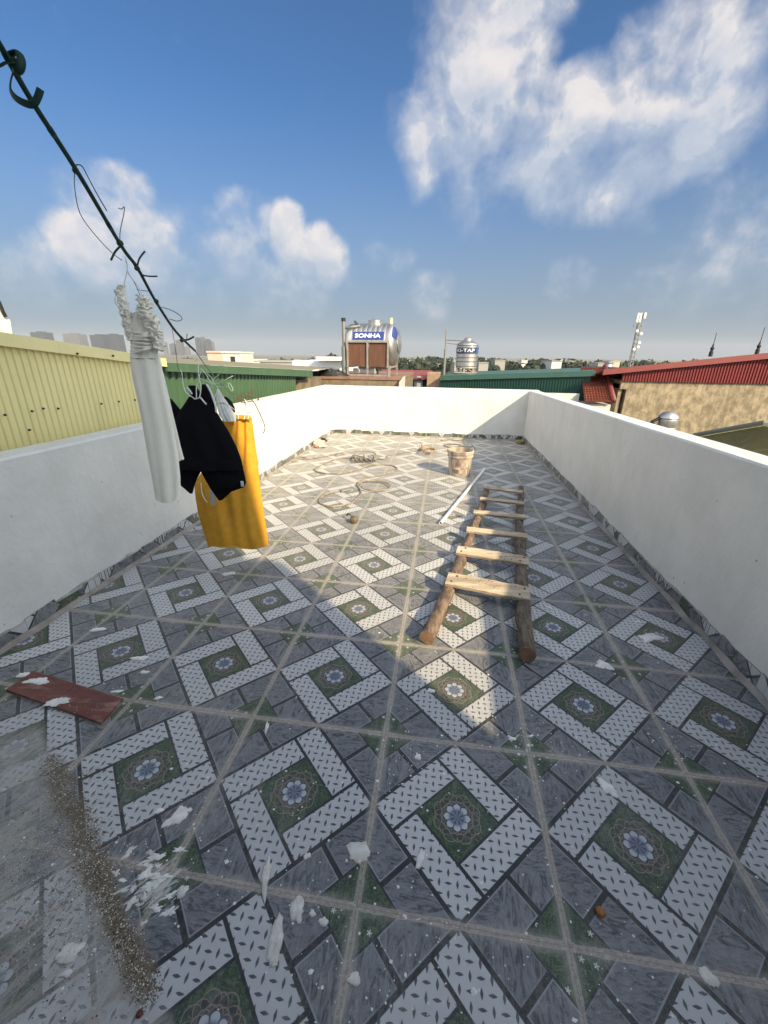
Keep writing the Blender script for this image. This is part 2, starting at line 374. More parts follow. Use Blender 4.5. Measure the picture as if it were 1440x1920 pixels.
    c = MIX(t, M(t, 'MULTIPLY', SS(t, cs, 0.35, 0.12), M(t, 'MULTIPLY', SS(t, r, 0.022, 0.03), SS(t, r, 0.046, 0.043))), c, (0.05, 0.055, 0.07))
    c = MIX(t, SS(t, r, 0.027, 0.021), c, MIX(t, SS(t, c8, -.2, .6), (0.05, 0.07, 0.12), (0.15, 0.19, 0.27)))
    ed = M(t, 'MINIMUM', M(t, 'SUBTRACT', CC, M(t, 'ABSOLUTE', u)), M(t, 'SUBTRACT', CC, M(t, 'ABSOLUTE', v)))
    c = MIX(t, SS(t, ed, 0.0035, 0.0015), c, DARK)
    mf = finish(m, t, P, c, 0.44)
    # 3. slate blocks
    m, t, P, UV = start('tile_slate')
    u, v = sepx(t, UV)
    V3 = VM(t, 'MULTIPLY', P, (1, 1, 1))
    s1 = NOISE(t, VM(t, 'MULTIPLY', P, (1.0, 3.0, 1)), 14.0, 7, 0.72, 2.2); s2 = NOISE(t, VM(t, 'MULTIPLY', P, (3.4, 1.0, 1)), 11.0, 7, 0.72, 2.0)
    sel = SS(t, NOISE(t, P, 3.0, 1), 0.46, 0.54)
    s = N(t, 'ShaderNodeMix', {0: sel, 2: s1, 3: s2}).outputs[0]
    c = MIX(t, SS(t, s, 0.33, 0.66), (0.034, 0.040, 0.050), (0.195, 0.208, 0.232))
    c = MIX(t, SS(t, M(t, 'ABSOLUTE', M(t, 'SUBTRACT', s, 0.5)), 0.012, 0.002, 0, 0.7), c, (0.24, 0.25, 0.27))
    c = MIX(t, SS(t, M(t, 'ABSOLUTE', M(t, 'SUBTRACT', s, 0.38)), 0.012, 0.002, 0, 0.8), c, (0.014, 0.016, 0.02))
    au = M(t, 'ABSOLUTE', u)
    ed = M(t, 'MINIMUM', M(t, 'MINIMUM', v, M(t, 'MULTIPLY', au, 1.0)), M(t, 'ADD', M(t, 'SUBTRACT', H - GG, v), 0.002))
    c = MIX(t, M(t, 'MULTIPLY', SS(t, ed, 0.0130, 0.0112), SS(t, u, -0.001, 0.001, 0.25, 0.7)), c, (0.29, 0.31, 0.34))
    c = MIX(t, SS(t, ed, 0.0092, 0.0070), c, DARK)
    ms = finish(m, t, P, c, 0.46, M(t, 'MULTIPLY', s, 0.4))
    # 4. grass with daisies
    m, t, P, UV = start('tile_daisy')
    c = grass(t, P)
    vo = N(t, 'ShaderNodeTexVoronoi', {'Vector': P, 'Scale': 19.0})
    loc = VM(t, 'SUBTRACT', P, vo.outputs['Position'])
    lx, ly = sepx(t, loc)
    r = M(t, 'SQRT', M(t, 'ADD', M(t, 'MULTIPLY', lx, lx), M(t, 'MULTIPLY', ly, ly))); th = M(t, 'ARCTAN2', ly, lx)
    pr = M(t, 'ADD', 0.0055, M(t, 'MULTIPLY', M(t, 'COSINE', M(t, 'MULTIPLY', th, 5.0)), 0.0028))
    vr = N(t, 'ShaderNodeSeparateXYZ', {0: vo.outputs['Color']}).outputs[0]
    c = MIX(t, M(t, 'MULTIPLY', SS(t, M(t, 'SUBTRACT', r, pr), 0.001, -0.001), M(t, 'GREATER_THAN', vr, 0.5)), c, (0.55, 0.58, 0.56))
    md = finish(m, t, P, c, 0.44)
    return [mp, mf, ms, md]

FM = tile_materials('floor_', True)
KM = tile_materials('skirting_', False)
WHITE = mat('white_paint', (0.72, 0.725, 0.71), 0.62, col2=(0.61, 0.615, 0.60), nscale=2.6, namt=0.55, bump=0.7, bscale=16, speck=(8.0, 0.06, (0.14, 0.13, 0.12)), streak=((7, 7, 0.5), 0.22, (0.55, 0.54, 0.51)))
CONC = mat('raw_cement', (0.36, 0.34, 0.31), 0.85, col2=(0.20, 0.18, 0.16), nscale=9, bump=0.5)
SMEAR = mat('smeared_mortar', (0.46, 0.45, 0.43), 0.9, col2=(0.24, 0.23, 0.215), nscale=14, bump=0.6, bscale=60)
PLASTER = mat('dry_plaster', (0.76, 0.75, 0.72), 0.8, col2=(0.54, 0.53, 0.50), nscale=30, bump=0.7, bscale=120)
PLASTERW = mat('white_plaster', (0.86, 0.86, 0.85), 0.75, col2=(0.62, 0.62, 0.61), nscale=30, bump=0.6, bscale=120)

# ------------------------------------------------------------------ tile pattern geometry
E1 = Vector((1, 1)) / math.sqrt(2); E2 = Vector((-1, 1)) / math.sqrt(2)
def square_polys(kind, cx, cy):
    c = Vector((cx, cy)); out = []
    def pl(pts, m, f): out.append(([c + E1 * a + E2 * b for a, b in pts], m, f))
    loc = lambda p: ((p - c).dot(E1), (p - c).dot(E2))
    if kind == 'A':
        pl([(-CC, -CC), (CC, -CC), (CC, CC), (-CC, CC)], 1, lambda p: loc(p))
        mid = (H - CC) / 2; mw = (H + CC) / 2
        pl([(-H, CC), (CC, CC), (CC, H), (-H, H)], 0, lambda p: (loc(p)[0] + mid, loc(p)[1] - mw))
        pl([(CC, -CC), (H, -CC), (H, H), (CC, H)], 0, lambda p: (loc(p)[1] - mid, loc(p)[0] - mw))
        pl([(-CC, -H), (H, -H), (H, -CC), (-CC, -CC)], 0, lambda p: (loc(p)[0] - mid, loc(p)[1] + mw))
        pl([(-H, -H), (-CC, -H), (-CC, CC), (-H, CC)], 0, lambda p: (loc(p)[1] + mid, loc(p)[0] + mw))
    else:
        pl([(-GG, -GG), (GG, -GG), (GG, GG), (-GG, GG)], 3, lambda p: loc(p))
        for k in range(4):
            ca, sa = [(1, 0), (0, 1), (-1, 0), (0, -1)][k]
            def tr(p, q, ca=ca, sa=sa):
                n = H - q; return (n * ca - p * sa, n * sa + p * ca)
            f = lambda P_, ca=ca, sa=sa: (-loc(P_)[0] * sa + loc(P_)[1] * ca, H - (loc(P_)[0] * ca + loc(P_)[1] * sa))
            D_ = H - GG
            pl([tr(0, 0), tr(H, 0), tr(GG, D_), tr(0, D_)], 2, f)
            pl([tr(-H, 0), tr(0, 0), tr(0, D_), tr(-GG, D_)], 2, f)
    return out
def clip(poly, a, b):
    n = Vector((-(b.y - a.y), b.x - a.x)); out = []
    for i in range(len(poly)):
        p, q = poly[i], poly[(i + 1) % len(poly)]; dp, dq = n.dot(p - a), n.dot(q - a)
        if dp >= 0: out.append(p)
        if (dp > 0 and dq < 0) or (dp < 0 and dq > 0): out.append(p + (q - p) * (dp / (dp - dq)))
    return out
def clip_quad(poly, quad):
    for i in range(4):
        poly = clip(poly, quad[i], quad[(i + 1) % 4])
        if len(poly) < 3: return []
    return poly
def area(p): return abs(sum(p[i].x * p[(i + 1) % len(p)].y - p[(i + 1) % len(p)].x * p[i].y for i in range(len(p)))) / 2

XL, XR, YB, YN = -2.14, 1.775, 7.5, -0.86
def left_x(y): return -2.14 + (y - 0.8) * (0.08 / 6.7)
def right_x(y): return 1.775 - (y - 1.3) * (0.075 / 6.2)
ALL = []
for i in range(-5, 5):
    for j in range(-3, 15):
        ALL += square_polys('A', (i + .5) * T, (j + .5) * T) + square_polys('B', i * T, j * T)
fl = MB()
fq = [Vector((-2.20, YN)), Vector((1.84, YN)), Vector((1.84, YB + .06)), Vector((-2.20, YB + .06))]
for P_, m_, f_ in ALL:
    c_ = clip_quad(P_, fq)
    if c_ and area(c_) > 1e-7: fl.poly([(p.x, p.y, 0) for p in c_], m_, [f_(p) for p in c_])
floor = fl.build('roof_terrace_floor', FM, origin=(0, 0, 0)); tag(floor, kind='structure')
sb = MB(); sb.box((-0.18, 3.35, -0.13), (4.4, 8.9, 0.24)); tag(sb.build('floor_slab', CONC), kind='structure')

# ------------------------------------------------------------------ parapet walls
def wall_obj(name, a, b, nrm, za, zb, th, label, zbot=-0.24, seed=1):
    """inner face runs a->b, nrm points into the terrace; zt linear"""
    rnd = random.Random(seed)
    root = thing('parapet_wall', (a[0], a[1], 0), label, 'wall')
    A = Vector((a[0], a[1], 0)); B = Vector((b[0], b[1], 0)); nv = Vector((nrm[0], nrm[1], 0)).normalized(); L = (B - A).length; d = (B - A) / L
    n = max(2, int(L / 0.12)); rows = []; mb = MB()
    for k in range(n + 1):
        s = L * k / n; p = A + d * s; zt = za + (zb - za) * k / n + 0.0012 * math.sin(s * 3.1 + seed) + 0.0015 * mnoise.noise((s * 9, seed, 0))
        w1 = 0.004 * mnoise.noise((s * 2, seed, 1)); w2 = 0.004 * mnoise.noise((s * 2.3, seed, 4))
        rows.append([p + Vector((0, 0, zbot)), p + nv * w1 + Vector((0, 0, 0.4)), p + nv * w2 + Vector((0, 0, zt - 0.012)), p - nv * 0.012 + Vector((0, 0, zt)),
                     p - nv * (th - 0.012) + Vector((0, 0, zt)), p - nv * th + Vector((0, 0, zt - 0.012)), p - nv * th + Vector((0, 0, zbot))])
    mb.grid(rows, True, 0, True)
    mb.build('masonry', WHITE, root, smooth=True, sharp=35)
    # skirting of broken floor tiles
    sk = MB(); s = 0.0
    while s < L:
        w = min(rnd.uniform(0.05, 0.30), L - s)
        if w < 0.01: break
        h0 = rnd.uniform(0.078, 0.104); h1 = max(0.06, h0 + rnd.uniform(-0.014, 0.014))
        ox, oy = rnd.uniform(-1.5, 1.0), rnd.uniform(0, 4)
        if rnd.random() < 0.6: ox, oy = s - 1.5 - int(s / T) * T, 1.2 + T * rnd.choice((0, 1))
        thk = rnd.uniform(0.006, 0.011)
        quad = [Vector((ox, oy)), Vector((ox + w - 0.003, oy)), Vector((ox + w - 0.003, oy + h1)), Vector((ox, oy + h0))]
        def mp(p, off): return A + d * (s + p.x - ox) + nv * off + Vector((0, 0, p.y - oy + 0.001))
        for P_, m_, f_ in ALL:
            if abs(P_[0].x - ox) > 0.9 or abs(P_[0].y - oy) > 0.9: continue
            c_ = clip_quad(P_, quad)
            if c_ and area(c_) > 1e-7: sk.poly([mp(p, thk) for p in c_], m_, [f_(p) for p in c_])
        for i in range(4):
            p, q = quad[i], quad[(i + 1) % 4]; sk.poly([mp(p, thk), mp(p, -0.002), mp(q, -0.002), mp(q, thk)], 4, [(0, 0)] * 4)
        s += w
    sk.build('skirting', KM + [CONC], root)
    bk_ = MB(); rows = []
    for k in range(int(L / 0.035) + 1):
        s = min(L, k * 0.035); p = A + d * s; hz_ = 0.094 + 0.016 * mnoise.noise((s * 7, seed, 5)) + 0.012 * mnoise.noise((s * 25, seed, 9))
        rows.append([p + nv * 0.0045, p + nv * 0.0045 + Vector((0, 0, hz_ - .006)), p - nv * 0.004 + Vector((0, 0, hz_ + .004))])
    bk_.grid(rows, False); bk_.build('mortar_backing', SMEAR, root, smooth=True)
    # fillet of grout smeared along the foot of the wall
    gr = MB(); rows = []
    for k in range(int(L / 0.05) + 1):
        s = min(L, k * 0.05); o = 0.032 + 0.016 * mnoise.noise((s * 4, seed, 2)); p = A + d * s
        rows.append([p + nv * 0.012 + Vector((0, 0, 0.024 + 0.01 * mnoise.noise((s * 6, seed, 7)))), p + nv * (o * 0.6) + Vector((0, 0, 0.011)), p + nv * (o + 0.006) + Vector((0, 0, 0.0015))])
    gr.grid(rows, False)
    gr.build('mortar_fillet', CONC, root, smooth=True)
    return root
wall_obj('left', (left_x(YN), YN), (left_x(YB), YB), (1, 0), 1.005, 0.95, 0.19, 'left white parapet wall in front of the yellow and green tin sheds, shaded near end', seed=3)
wall_obj('right', (right_x(YN), YN), (right_x(YB), YB), (-1, 0), 1.075, 0.93, 0.19, 'right white parapet wall, shaded inner face and sunlit top edge', seed=5)
wall_obj('back', (left_x(YB) - .19, YB), (right_x(YB) + .19, YB), (0, -1), 0.945, 0.935, 0.19, 'white parapet wall across the far end below the big water tank, mostly sunlit', seed=8)

# stair tower behind the camera (throws the shade over the near half of the terrace)
sx = thing('stair_tower', (0, -1.9, 0), 'white stair tower standing at the near end of the terrace', 'building')
b_ = MB(); b_.box((-0.40, -1.96, 3.25), (4.40, 2.2, 6.5)); b_.build('tower_block', WHITE, sx)
b_ = MB(); b_.box((1.96, -1.96, 1.26), (0.318, 2.196, 2.52)); b_.build('side_wing', WHITE, sx)

# ------------------------------------------------------------------ more materials
YEL = mat('yellow_tin', (0.86, 0.775, 0.40), 0.55, col2=(0.78, 0.70, 0.35), nscale=2.5, namt=0.7, streak=((9, 9, 0.8), 0.35, (0.60, 0.54, 0.30)), speck=(5.5, 0.035, (0.06, 0.05, 0.04)))
GRN = mat('green_tin', (0.055, 0.120, 0.065), 0.5, col2=(0.042, 0.10, 0.055), nscale=3, streak=((9, 9, 0.8), 0.3, (0.10, 0.17, 0.09)))
GRNT = mat('green_tin_roof_top', (0.19, 0.19, 0.13), 0.7, col2=(0.24, 0.22, 0.16), nscale=2)
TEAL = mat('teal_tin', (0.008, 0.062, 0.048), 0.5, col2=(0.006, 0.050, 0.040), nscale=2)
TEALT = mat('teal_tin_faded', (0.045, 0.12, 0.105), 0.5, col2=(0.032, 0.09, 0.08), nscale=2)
RED = mat('red_tin', (0.20, 0.018, 0.022), 0.55, col2=(0.155, 0.014, 0.018), nscale=1.2)
REDT = mat('red_trim', (0.21, 0.042, 0.042), 0.55, col2=(0.17, 0.036, 0.036), nscale=2)
OLIVE = mat('olive_tin', (0.155, 0.125, 0.04), 0.7, col2=(0.10, 0.09, 0.03), nscale=1.1, namt=0.4, stretch=(0.4, 1, 1), streak=((0.6, 7, 7), 0.5, (0.20, 0.16, 0.06)))
TILE_R = mat('orange_roof_tile', (0.26, 0.075, 0.04), 0.75, col2=(0.17, 0.045, 0.026), nscale=3)
BEIGE = mat('stained_render', (0.35, 0.295, 0.21), 0.95, col2=(0.165, 0.14, 0.10), nscale=4.5, namt=0.34, stretch=(1.3, 1, 0.9), bump=1.0, bscale=14, streak=((3.0, 3.0, 0.35), 0.6, (0.12, 0.10, 0.07)))
OLDW = mat('old_concrete_rim', (0.24, 0.19, 0.13), 0.9, col2=(0.12, 0.10, 0.07), nscale=4, streak=((4, 4, 0.8), 0.6, (0.08, 0.07, 0.05)))
RIM = mat('reddish_rim', (0.28, 0.16, 0.12), 0.9, col2=(0.16, 0.10, 0.08), nscale=5)
GREYW = mat('grey_wall', (0.30, 0.30, 0.30), 0.85, col2=(0.22, 0.22, 0.22), nscale=2)
PALEW = mat('pale_wall', (0.58, 0.57, 0.54), 0.8, col2=(0.46, 0.45, 0.43), nscale=1.5)
DARKV = mat('dark_opening', (0.02, 0.02, 0.022), 0.8)
STEEL = mat('stainless_steel', (0.60, 0.595, 0.585), 0.42, metal=0.9, col2=(0.40, 0.40, 0.405), nscale=3, stretch=(3, 1, 0.4), streak=((6, 6, 0.9), 0.5, (0.30, 0.31, 0.33)))
STEELM = mat('brushed_steel_frame', (0.50, 0.47, 0.44), 0.5, metal=0.6, col2=(0.36, 0.33, 0.30), nscale=6)
RUST = mat('rust_brown_panel', (0.16, 0.075, 0.045), 0.6, col2=(0.10, 0.045, 0.03), nscale=2.5, stretch=(5, 1, 0.6))
BLUE = mat('blue_label', (0.025, 0.05, 0.24), 0.5)
LETTER = mat('white_letter', (0.80, 0.81, 0.83), 0.5)
GALV = mat('galvanised_pipe', (0.22, 0.23, 0.24), 0.55, metal=0.4)
BLACK = mat('black_plastic', (0.012, 0.013, 0.014), 0.6)
PVC = mat('white_pvc', (0.80, 0.79, 0.76), 0.45, col2=(0.66, 0.64, 0.60), nscale=8)
BRIGHT = mat('white_sheet', (0.80, 0.80, 0.78), 0.6)

def local(root): return wloc(root)
def corrugated(name, a, b, zt_a, zt_b, zb, mt, parent, pitch=0.10, depth=0.018, nrm=(1, 0, 0), wobble=0.0, rib=0.34):
    """vertical ribbed sheet from plan point a to b; ribs stand out along nrm"""
    A = Vector((a[0], a[1], 0)); B = Vector((b[0], b[1], 0)); L = (B - A).length; d = (B - A) / L; nv = Vector(nrm).normalized(); mb = MB()
    prof = []; s = 0.0
    while s < L - 1e-6:
        for f, h in ((0.0, 0), (0.5 - rib / 2 - 0.1, 0), (0.5 - rib / 2, 1), (0.5 + rib / 2, 1), (0.5 + rib / 2 + 0.1, 0)):
            q = s + f * pitch
            if q < L: prof.append((q, h))
        s += pitch
    prof.append((L, 0)); rows = []
    for q, h in prof:
        zt = zt_a + (zt_b - zt_a) * q / L; col = []
        for kk in range(5):
            z = zb + (zt - zb) * kk / 4
            wv = wobble * mnoise.noise((q * 1.3, z * 1.5, 3.3))
            col.append(A + d * q + nv * (depth * h + wv) + Vector((0, 0, z)))
        rows.append(col)
    mb.grid(rows, False)
    rows2 = [[p - nv * 0.0 for p in r] for r in rows]
    o = mb.build(name, mt, parent)
    return o

# ------------------------------------------------------------------ left neighbours
XS = -2.50
def zline(p, q, y): return p[1] + (q[1] - p[1]) * (y - p[0]) / (q[0] - p[0])
fa = (1.62, 1.632); fb = (3.17, 1.468)
ye = atX(311, 672, XS).y
yt = thing('tin_shed', (XS, 1.0, -0.3), 'yellow corrugated tin shed rising behind the left parapet', 'shed')
corrugated('wall_sheet', (XS - 0.05, -1.2), (XS - 0.05, ye - 0.03), zline(fa, fb, -1.2) - 0.04, zline(fa, fb, ye) - 0.04, -0.3, YEL, yt, pitch=0.049, depth=0.010, wobble=0.010)
b_ = MB()
def strip(mb, x0, x1, y0, y1, za0, za1, h0, h1=None):
    h1 = h0 if h1 is None else h1
    mb.prism([(x0, y0, za0 - h0), (x1, y0, za0 - h0), (x1, y0, za0), (x0, y0, za0)], (0, 0, 0)) if False else None
    v = [(x0, y0, za0 - h0), (x1, y0, za0 - h0), (x1, y0, za0), (x0, y0, za0), (x0, y1, za1 - h1), (x1, y1, za1 - h1), (x1, y1, za1), (x0, y1, za1)]
    b = len(mb.v); mb.v += [Vector(p) for p in v]
    for q in ((0, 1, 2, 3), (7, 6, 5, 4), (0, 4, 5, 1), (1, 5, 6, 2), (2, 6, 7, 3), (3, 7, 4, 0)): mb.face([b + i for i in q])
strip(b_, XS - 0.035, XS + 0.0, -1.2, ye, zline(fa, fb, -1.2), zline(fa, fb, ye), 0.085, 0.075)
b_.build('fascia', YEL, yt)
b_ = MB(); strip(b_, XS - 3.2, XS - 0.036, -1.2, ye - 0.01, zline(fa, fb, -1.2) - 0.012, zline(fa, fb, ye) - 0.012, 0.02); b_.build('roof_sheet', YEL, yt)
b_ = MB()
for px, py in ((144, 663), (211, 667), (8, 778), (59, 771), (80, 766), (108, 766), (189, 757), (222, 753), (252, 750), (54, 806)):
    p = atX(px, py, XS - 0.03)
    if py < 700: p = atX(px, py, XS + 0.004)
    b_ = MB(); b_.lathe([(0.001, 0.012), (0.006, 0.012), (0.008, 0.002), (0.001, 0.0)], p, 8, mat=Matrix.Rotation(math.pi / 2, 3, 'Y')); b_.build('screw_head', BLACK, yt)

XG = -2.50
g0 = atX(313, 681, XG); g1 = atX(586, 694.5, XG); gw = atX(553, 700, XG - 0.10)
gt = thing('tin_shed', (XG, 5.0, -0.3), 'dark green corrugated tin shed behind the left parapet, next to the yellow one', 'shed')
corrugated('wall_sheet', (XG - 0.10, ye + 0.02), (XG - 0.10, gw.y), g0.z - 0.03, g1.z - 0.03, -0.3, GRN, gt, pitch=0.108, depth=0.024, rib=0.40)
b_ = MB(); strip(b_, XG - 0.03, XG, ye + 0.005, g1.y, g0.z, g1.z, 0.075, 0.125); b_.build('fascia', GRN, gt)
b_ = MB()
e0 = atX(312, 668.5, -6.0); e1 = atX(640, 690.5, -3.6)
b_.poly([(XG - 0.002, ye + 0.005, g0.z + 0.003), (XG - 0.002, g1.y, g1.z + 0.003), (XG - 0.4, g1.y + 1.6, g1.z - 0.03), e1, (e1.x - 1.5, e1.y, e1.z), e0 + Vector((0, -1, 0.02))])
b_.build('roof_sheet', GRNT, gt)
b_ = MB(); b_.box((XG - 0.9, g1.y + 0.35, g1.z - 0.42), (1.5, 1.5, 0.5)); b_.build('rear_wall', OLDW, gt)

hw = thing('rooftop_house', atX(10, 620, -7.0), 'white rooftop block with a sloping dark edge peeking over the yellow tin shed', 'house')
q = [atX(-60, 640, -7.0), atX(24, 632, -7.0), atX(19, 600, -7.0), atX(9, 594, -7.0), atX(0, 575, -7.0), atX(-60, 570, -7.0)]
b_ = MB(); b_.prism(q, (-2.5, 0, 0)); b_.build('wall', WHITE, hw)
b_ = MB(); b_.tube([atX(10.5, 594, -6.98), atX(5, 584, -6.98), atX(-1, 569, -6.98), atX(-12, 550, -6.98)], 0.03, 6); b_.build('roof_edge', BLACK, hw)

# ------------------------------------------------------------------ centre: old house, big water tank
YO = 11.2
def zo(px, py, Y=YO): return atY(px, py, Y).z
oh = thing('old_house', (atY(650, 715, YO).x, YO + 2, -8), 'old brown concrete roof terrace rim carrying the big water tank', 'building')
xl = atY(520, 712, YO).x; xr = atY(752, 712, YO).x; zt = zo(690, 712)
b_ = MB(); b_.box(((xl + xr) / 2, YO + 2.2, (zt - 8) / 2), (xr - xl, 4.4, zt + 8)); b_.build('wall', OLDW, oh)
b_ = MB(); b_.box(((xl + xr) / 2, YO + 2.2, zt + 0.035), (xr - xl + 0.06, 4.46, 0.066)); b_.build('roof_rim', RIM, oh)
a = atY(749, 717, YO - 0.06)
b_ = MB(); b_.prism([atY(748.5, 728, YO - .06), atY(759, 728, YO - .06), atY(760, 704, YO - .06), atY(756, 707, YO - .06), atY(749, 716, YO - .06)], (0, -0.1, 0)); b_.build('corner_render', PALEW, oh)
z0 = zt + 0.07
TKX = atY(700, 660, YO + 1.0).x; TKY = YO + 1.0; TKL = 1.28; TKR = 0.555; TKZ = z0 + 0.32 + TKR
tk = thing('water_tank', (TKX, TKY, z0), 'large horizontal stainless water tank with blue brand panel above the far parapet', 'water tank')
RX = Matrix.Rotation(math.pi / 2, 3, 'Y')
yaw = Matrix.Rotation(math.radians(-7), 3, 'Z')
def tp(x, y, z): return Vector((TKX, TKY, 0)) + yaw @ Vector((x, y, z))
b_ = MB(); prof = []
for k in range(7): a = math.pi / 2 * k / 6; prof.append((max(0.001, TKR * math.sin(a)), -TKL / 2 - 0.15 * math.cos(a)))
for k in range(9): z = -TKL / 2 + TKL * (k + .5) / 9; prof += [(TKR, z - TKL / 20), (TKR, z + TKL / 24), (TKR - 0.006, z + TKL / 19)]
for k in range(7): a = math.pi / 2 * (6 - k) / 6; prof.append((max(0.001, TKR * math.sin(a)), TKL / 2 + 0.15 * math.cos(a)))
b_.lathe(prof, tp(0, 0, TKZ), 40, mat=yaw @ RX); b_.build('tank_shell', STEEL, tk, smooth=True, sharp=50)
b_ = MB(); b_.lathe([(0.20, -.03), (0.20, 0.07), (0.21, 0.075), (0.21, 0.10), (0.10, 0.125), (0.001, 0.13)], tp(0.06, 0, TKZ + TKR - 0.02), 24); b_.build('manhole_lid', STEEL, tk, smooth=True, sharp=40)
b_ = MB(); b_.lathe([(0.055, 0), (0.055, 0.16), (0.001, 0.165)], tp(TKL / 2 - 0.10, -0.05, TKZ + TKR - 0.02), 12); b_.build('vent_cap', mat('pale_green_plastic', (0.50, 0.55, 0.36), 0.5), tk)
b_ = MB(); b_.lathe([(0.001, 0.0), (0.22, 0.0), (0.24, 0.03), (0.10, 0.06), (0.001, 0.07)], tp(TKL / 2 + 0.13, 0.0, TKZ), 20, mat=yaw @ RX); b_.build('end_flange', STEEL, tk, smooth=True, sharp=40)
def on_tank(x, ang, off=0.004): return tp(x, -math.cos(ang) * (TKR + off), TKZ + math.sin(ang) * (TKR + off))
b_ = MB(); rows = []
for i in range(7):
    an = 0.18 + 0.42 * i / 6; rows.append([on_tank(-0.46 + 0.92 * k / 12, an) for k in range(13)])
b_.grid(rows, False); lp = b_.build('brand_panel', BLUE, tk, smooth=True)
def text_mesh(txt, bold=0.0):
    cu = bpy.data.curves.new('t', 'FONT'); cu.body = txt; cu.size = 1; cu.offset = bold; cu.resolution_u = 3; cu.extrude = 0
    o = bpy.data.objects.new('t', cu); COL.objects.link(o); bpy.context.view_layer.update()
    me = o.evaluated_get(bpy.context.evaluated_depsgraph_get()).to_mesh()
    v = [p.co.copy() for p in me.vertices]; f = [tuple(p.vertices) for p in me.polygons]
    bpy.data.objects.remove(o); bpy.data.curves.remove(cu)
    xs = [p.x for p in v]; ys = [p.y for p in v]
    x0, x1, y0, y1 = min(xs), max(xs), min(ys), max(ys)
    return [((p.x - x0) / (x1 - x0), (p.y - y0) / (y1 - y0)) for p in v], f
def lettering(txt, fn, parent, mt=LETTER, bold=0.02):
    v, f = text_mesh(txt, bold); b = MB(); b.v = [fn(x, y) for x, y in v]
    for q in f: b.face(q)
    return b.build('lettering', mt, parent)
lettering('SONHA', lambda x, y: on_tank(-0.39 + 0.76 * x, 0.28 + 0.22 * y, 0.008), lp, bold=0.03)
b_ = MB(); rows = []
for i in range(6):
    rows.append([tp(TKL / 2 - 0.02 + 0.15 * math.cos(math.asin(min(1, rr / TKR))) + 0.03, -math.cos(an) * rr, TKZ + math.sin(an) * rr) for rr, an in [((0.31 + 0.047 * i), 0.35 + 0.75 * k / 8) for k in range(9)]])
b_.grid(rows, False); b_.build('end_panel', BLUE, tk, smooth=True)
b_ = MB()
for x in (-TKL / 2 + 0.04, 0.0, TKL / 2 - 0.04):
    for y in (-0.58, 0.50): b_.box(tp(x, y, z0 + 0.49), (0.045, 0.045, 0.96), yaw)
for z in (z0 + 0.03, z0 + 0.93): b_.box(tp(0, -0.58, z), (TKL, 0.05, 0.05), yaw)
b_.box(tp(0, 0.50, z0 + 0.20), (TKL, 0.05, 0.05), yaw)
for x in (-TKL / 2 + 0.04, 0, TKL / 2 - 0.04): b_.box(tp(x, -0.07, z0 + 0.26), (0.05, 1.1, 0.05), yaw)
b_.box(tp(TKL / 2 + 0.01, -0.60, z0 + 0.12), (0.06, 0.06, 0.35), yaw)
b_.build('support_frame', STEELM, tk)
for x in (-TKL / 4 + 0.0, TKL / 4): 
    b_ = MB(); b_.box(tp(x, -0.55, z0 + 0.60), (TKL / 2 - 0.09, 0.012, 0.66), yaw); b_.build('rusty_panel', RUST, tk)  # blotchy brown panels set in the support frame
b_ = MB(); b_.tube([tp(-0.55, -0.2, z0 + 0.12), tp(0.1, -0.2, z0 + 0.13)], 0.09, 10); b_.build('pipe_roll', BRIGHT, tk)
# pipe post at the tank
pb = atY(646, 692, YO + 0.6); pt_ = atY(641, 601, YO + 0.6)
pp = thing('pipe_post', (pb.x, pb.y, z0), 'grey water pipe post standing left of the big water tank', 'pipe')
b_ = MB(); b_.tube([(pb.x, pb.y, z0), (pb.x, pb.y, z0 + 0.45)], 0.085, 10); b_.tube([(pb.x, pb.y, z0 + 0.45), (pb.x, pb.y, z0 + 0.80)], 0.075, 10); b_.tube([(pb.x, pb.y, z0 + .8), (pb.x, pb.y, pt_.z)], 0.05, 10); b_.build('riser', GALV, pp, smooth=True, sharp=40)
b_ = MB(); b_.tube([(pb.x, pb.y, pt_.z - 0.02), (pb.x, pb.y, pt_.z + 0.07)], 0.062, 10); b_.build('pipe_cap', BLACK, pp)
b_ = MB(); ar = atY(641, 614, YO + .6).z; b_.tube([(pb.x, pb.y, ar - 0.02), (pb.x + 0.45, pb.y + 0.1, ar + 0.05), (TKX - TKL / 2 + 0.1, TKY, TKZ + TKR + 0.05)], 0.035, 8); b_.tube([(pb.x, pb.y, z0 + 0.78), (pb.x + 0.28, pb.y + 0.15, z0 + 0.98), (TKX - TKL / 2 - 0.08, TKY, TKZ + 0.45)], 0.022, 6); b_.build('branch_pipe', GALV, pp, smooth=True)
# dark tarp heap beside the tank
tc = atY(620, 700, YO + 0.35); b_ = MB(); rows = []
for i in range(9):
    rr = [1.0, .98, .9, .8, .66, .5, .33, .15, .02][i]
    rows.append([Vector((tc.x + 0.02 + 0.52 * rr * math.cos(k / 18 * 6.283) * (1 + .15 * mnoise.noise((k, i, 2.2))), tc.y + 0.30 * rr * math.sin(k / 18 * 6.283), z0 - 0.005 + 0.17 * math.sin(i / 8 * 1.57) * (1 + .5 * mnoise.noise((k * .7, i, 5.5))))) for k in range(18)])
b_.grid(rows, True, 0, True)
tag(b_.build('tarp_heap', BLACK), 'dark tarp heap lying on the brown roof at the foot of the pipe post', 'tarp')
# white flat roofs further off on the left of the tank
b_ = MB(); p = atY(598, 676, 40); b_.box((p.x, p.y + 3, p.z - 0.55), (5.4, 6, 1.0)); b_.box((p.x + 1.5, p.y + 1, p.z + 0.2), (3.0, 4, .30))
tag(b_.build('flat_roof', BRIGHT), 'bright white flat roof between the green shed and the big water tank', 'roof')
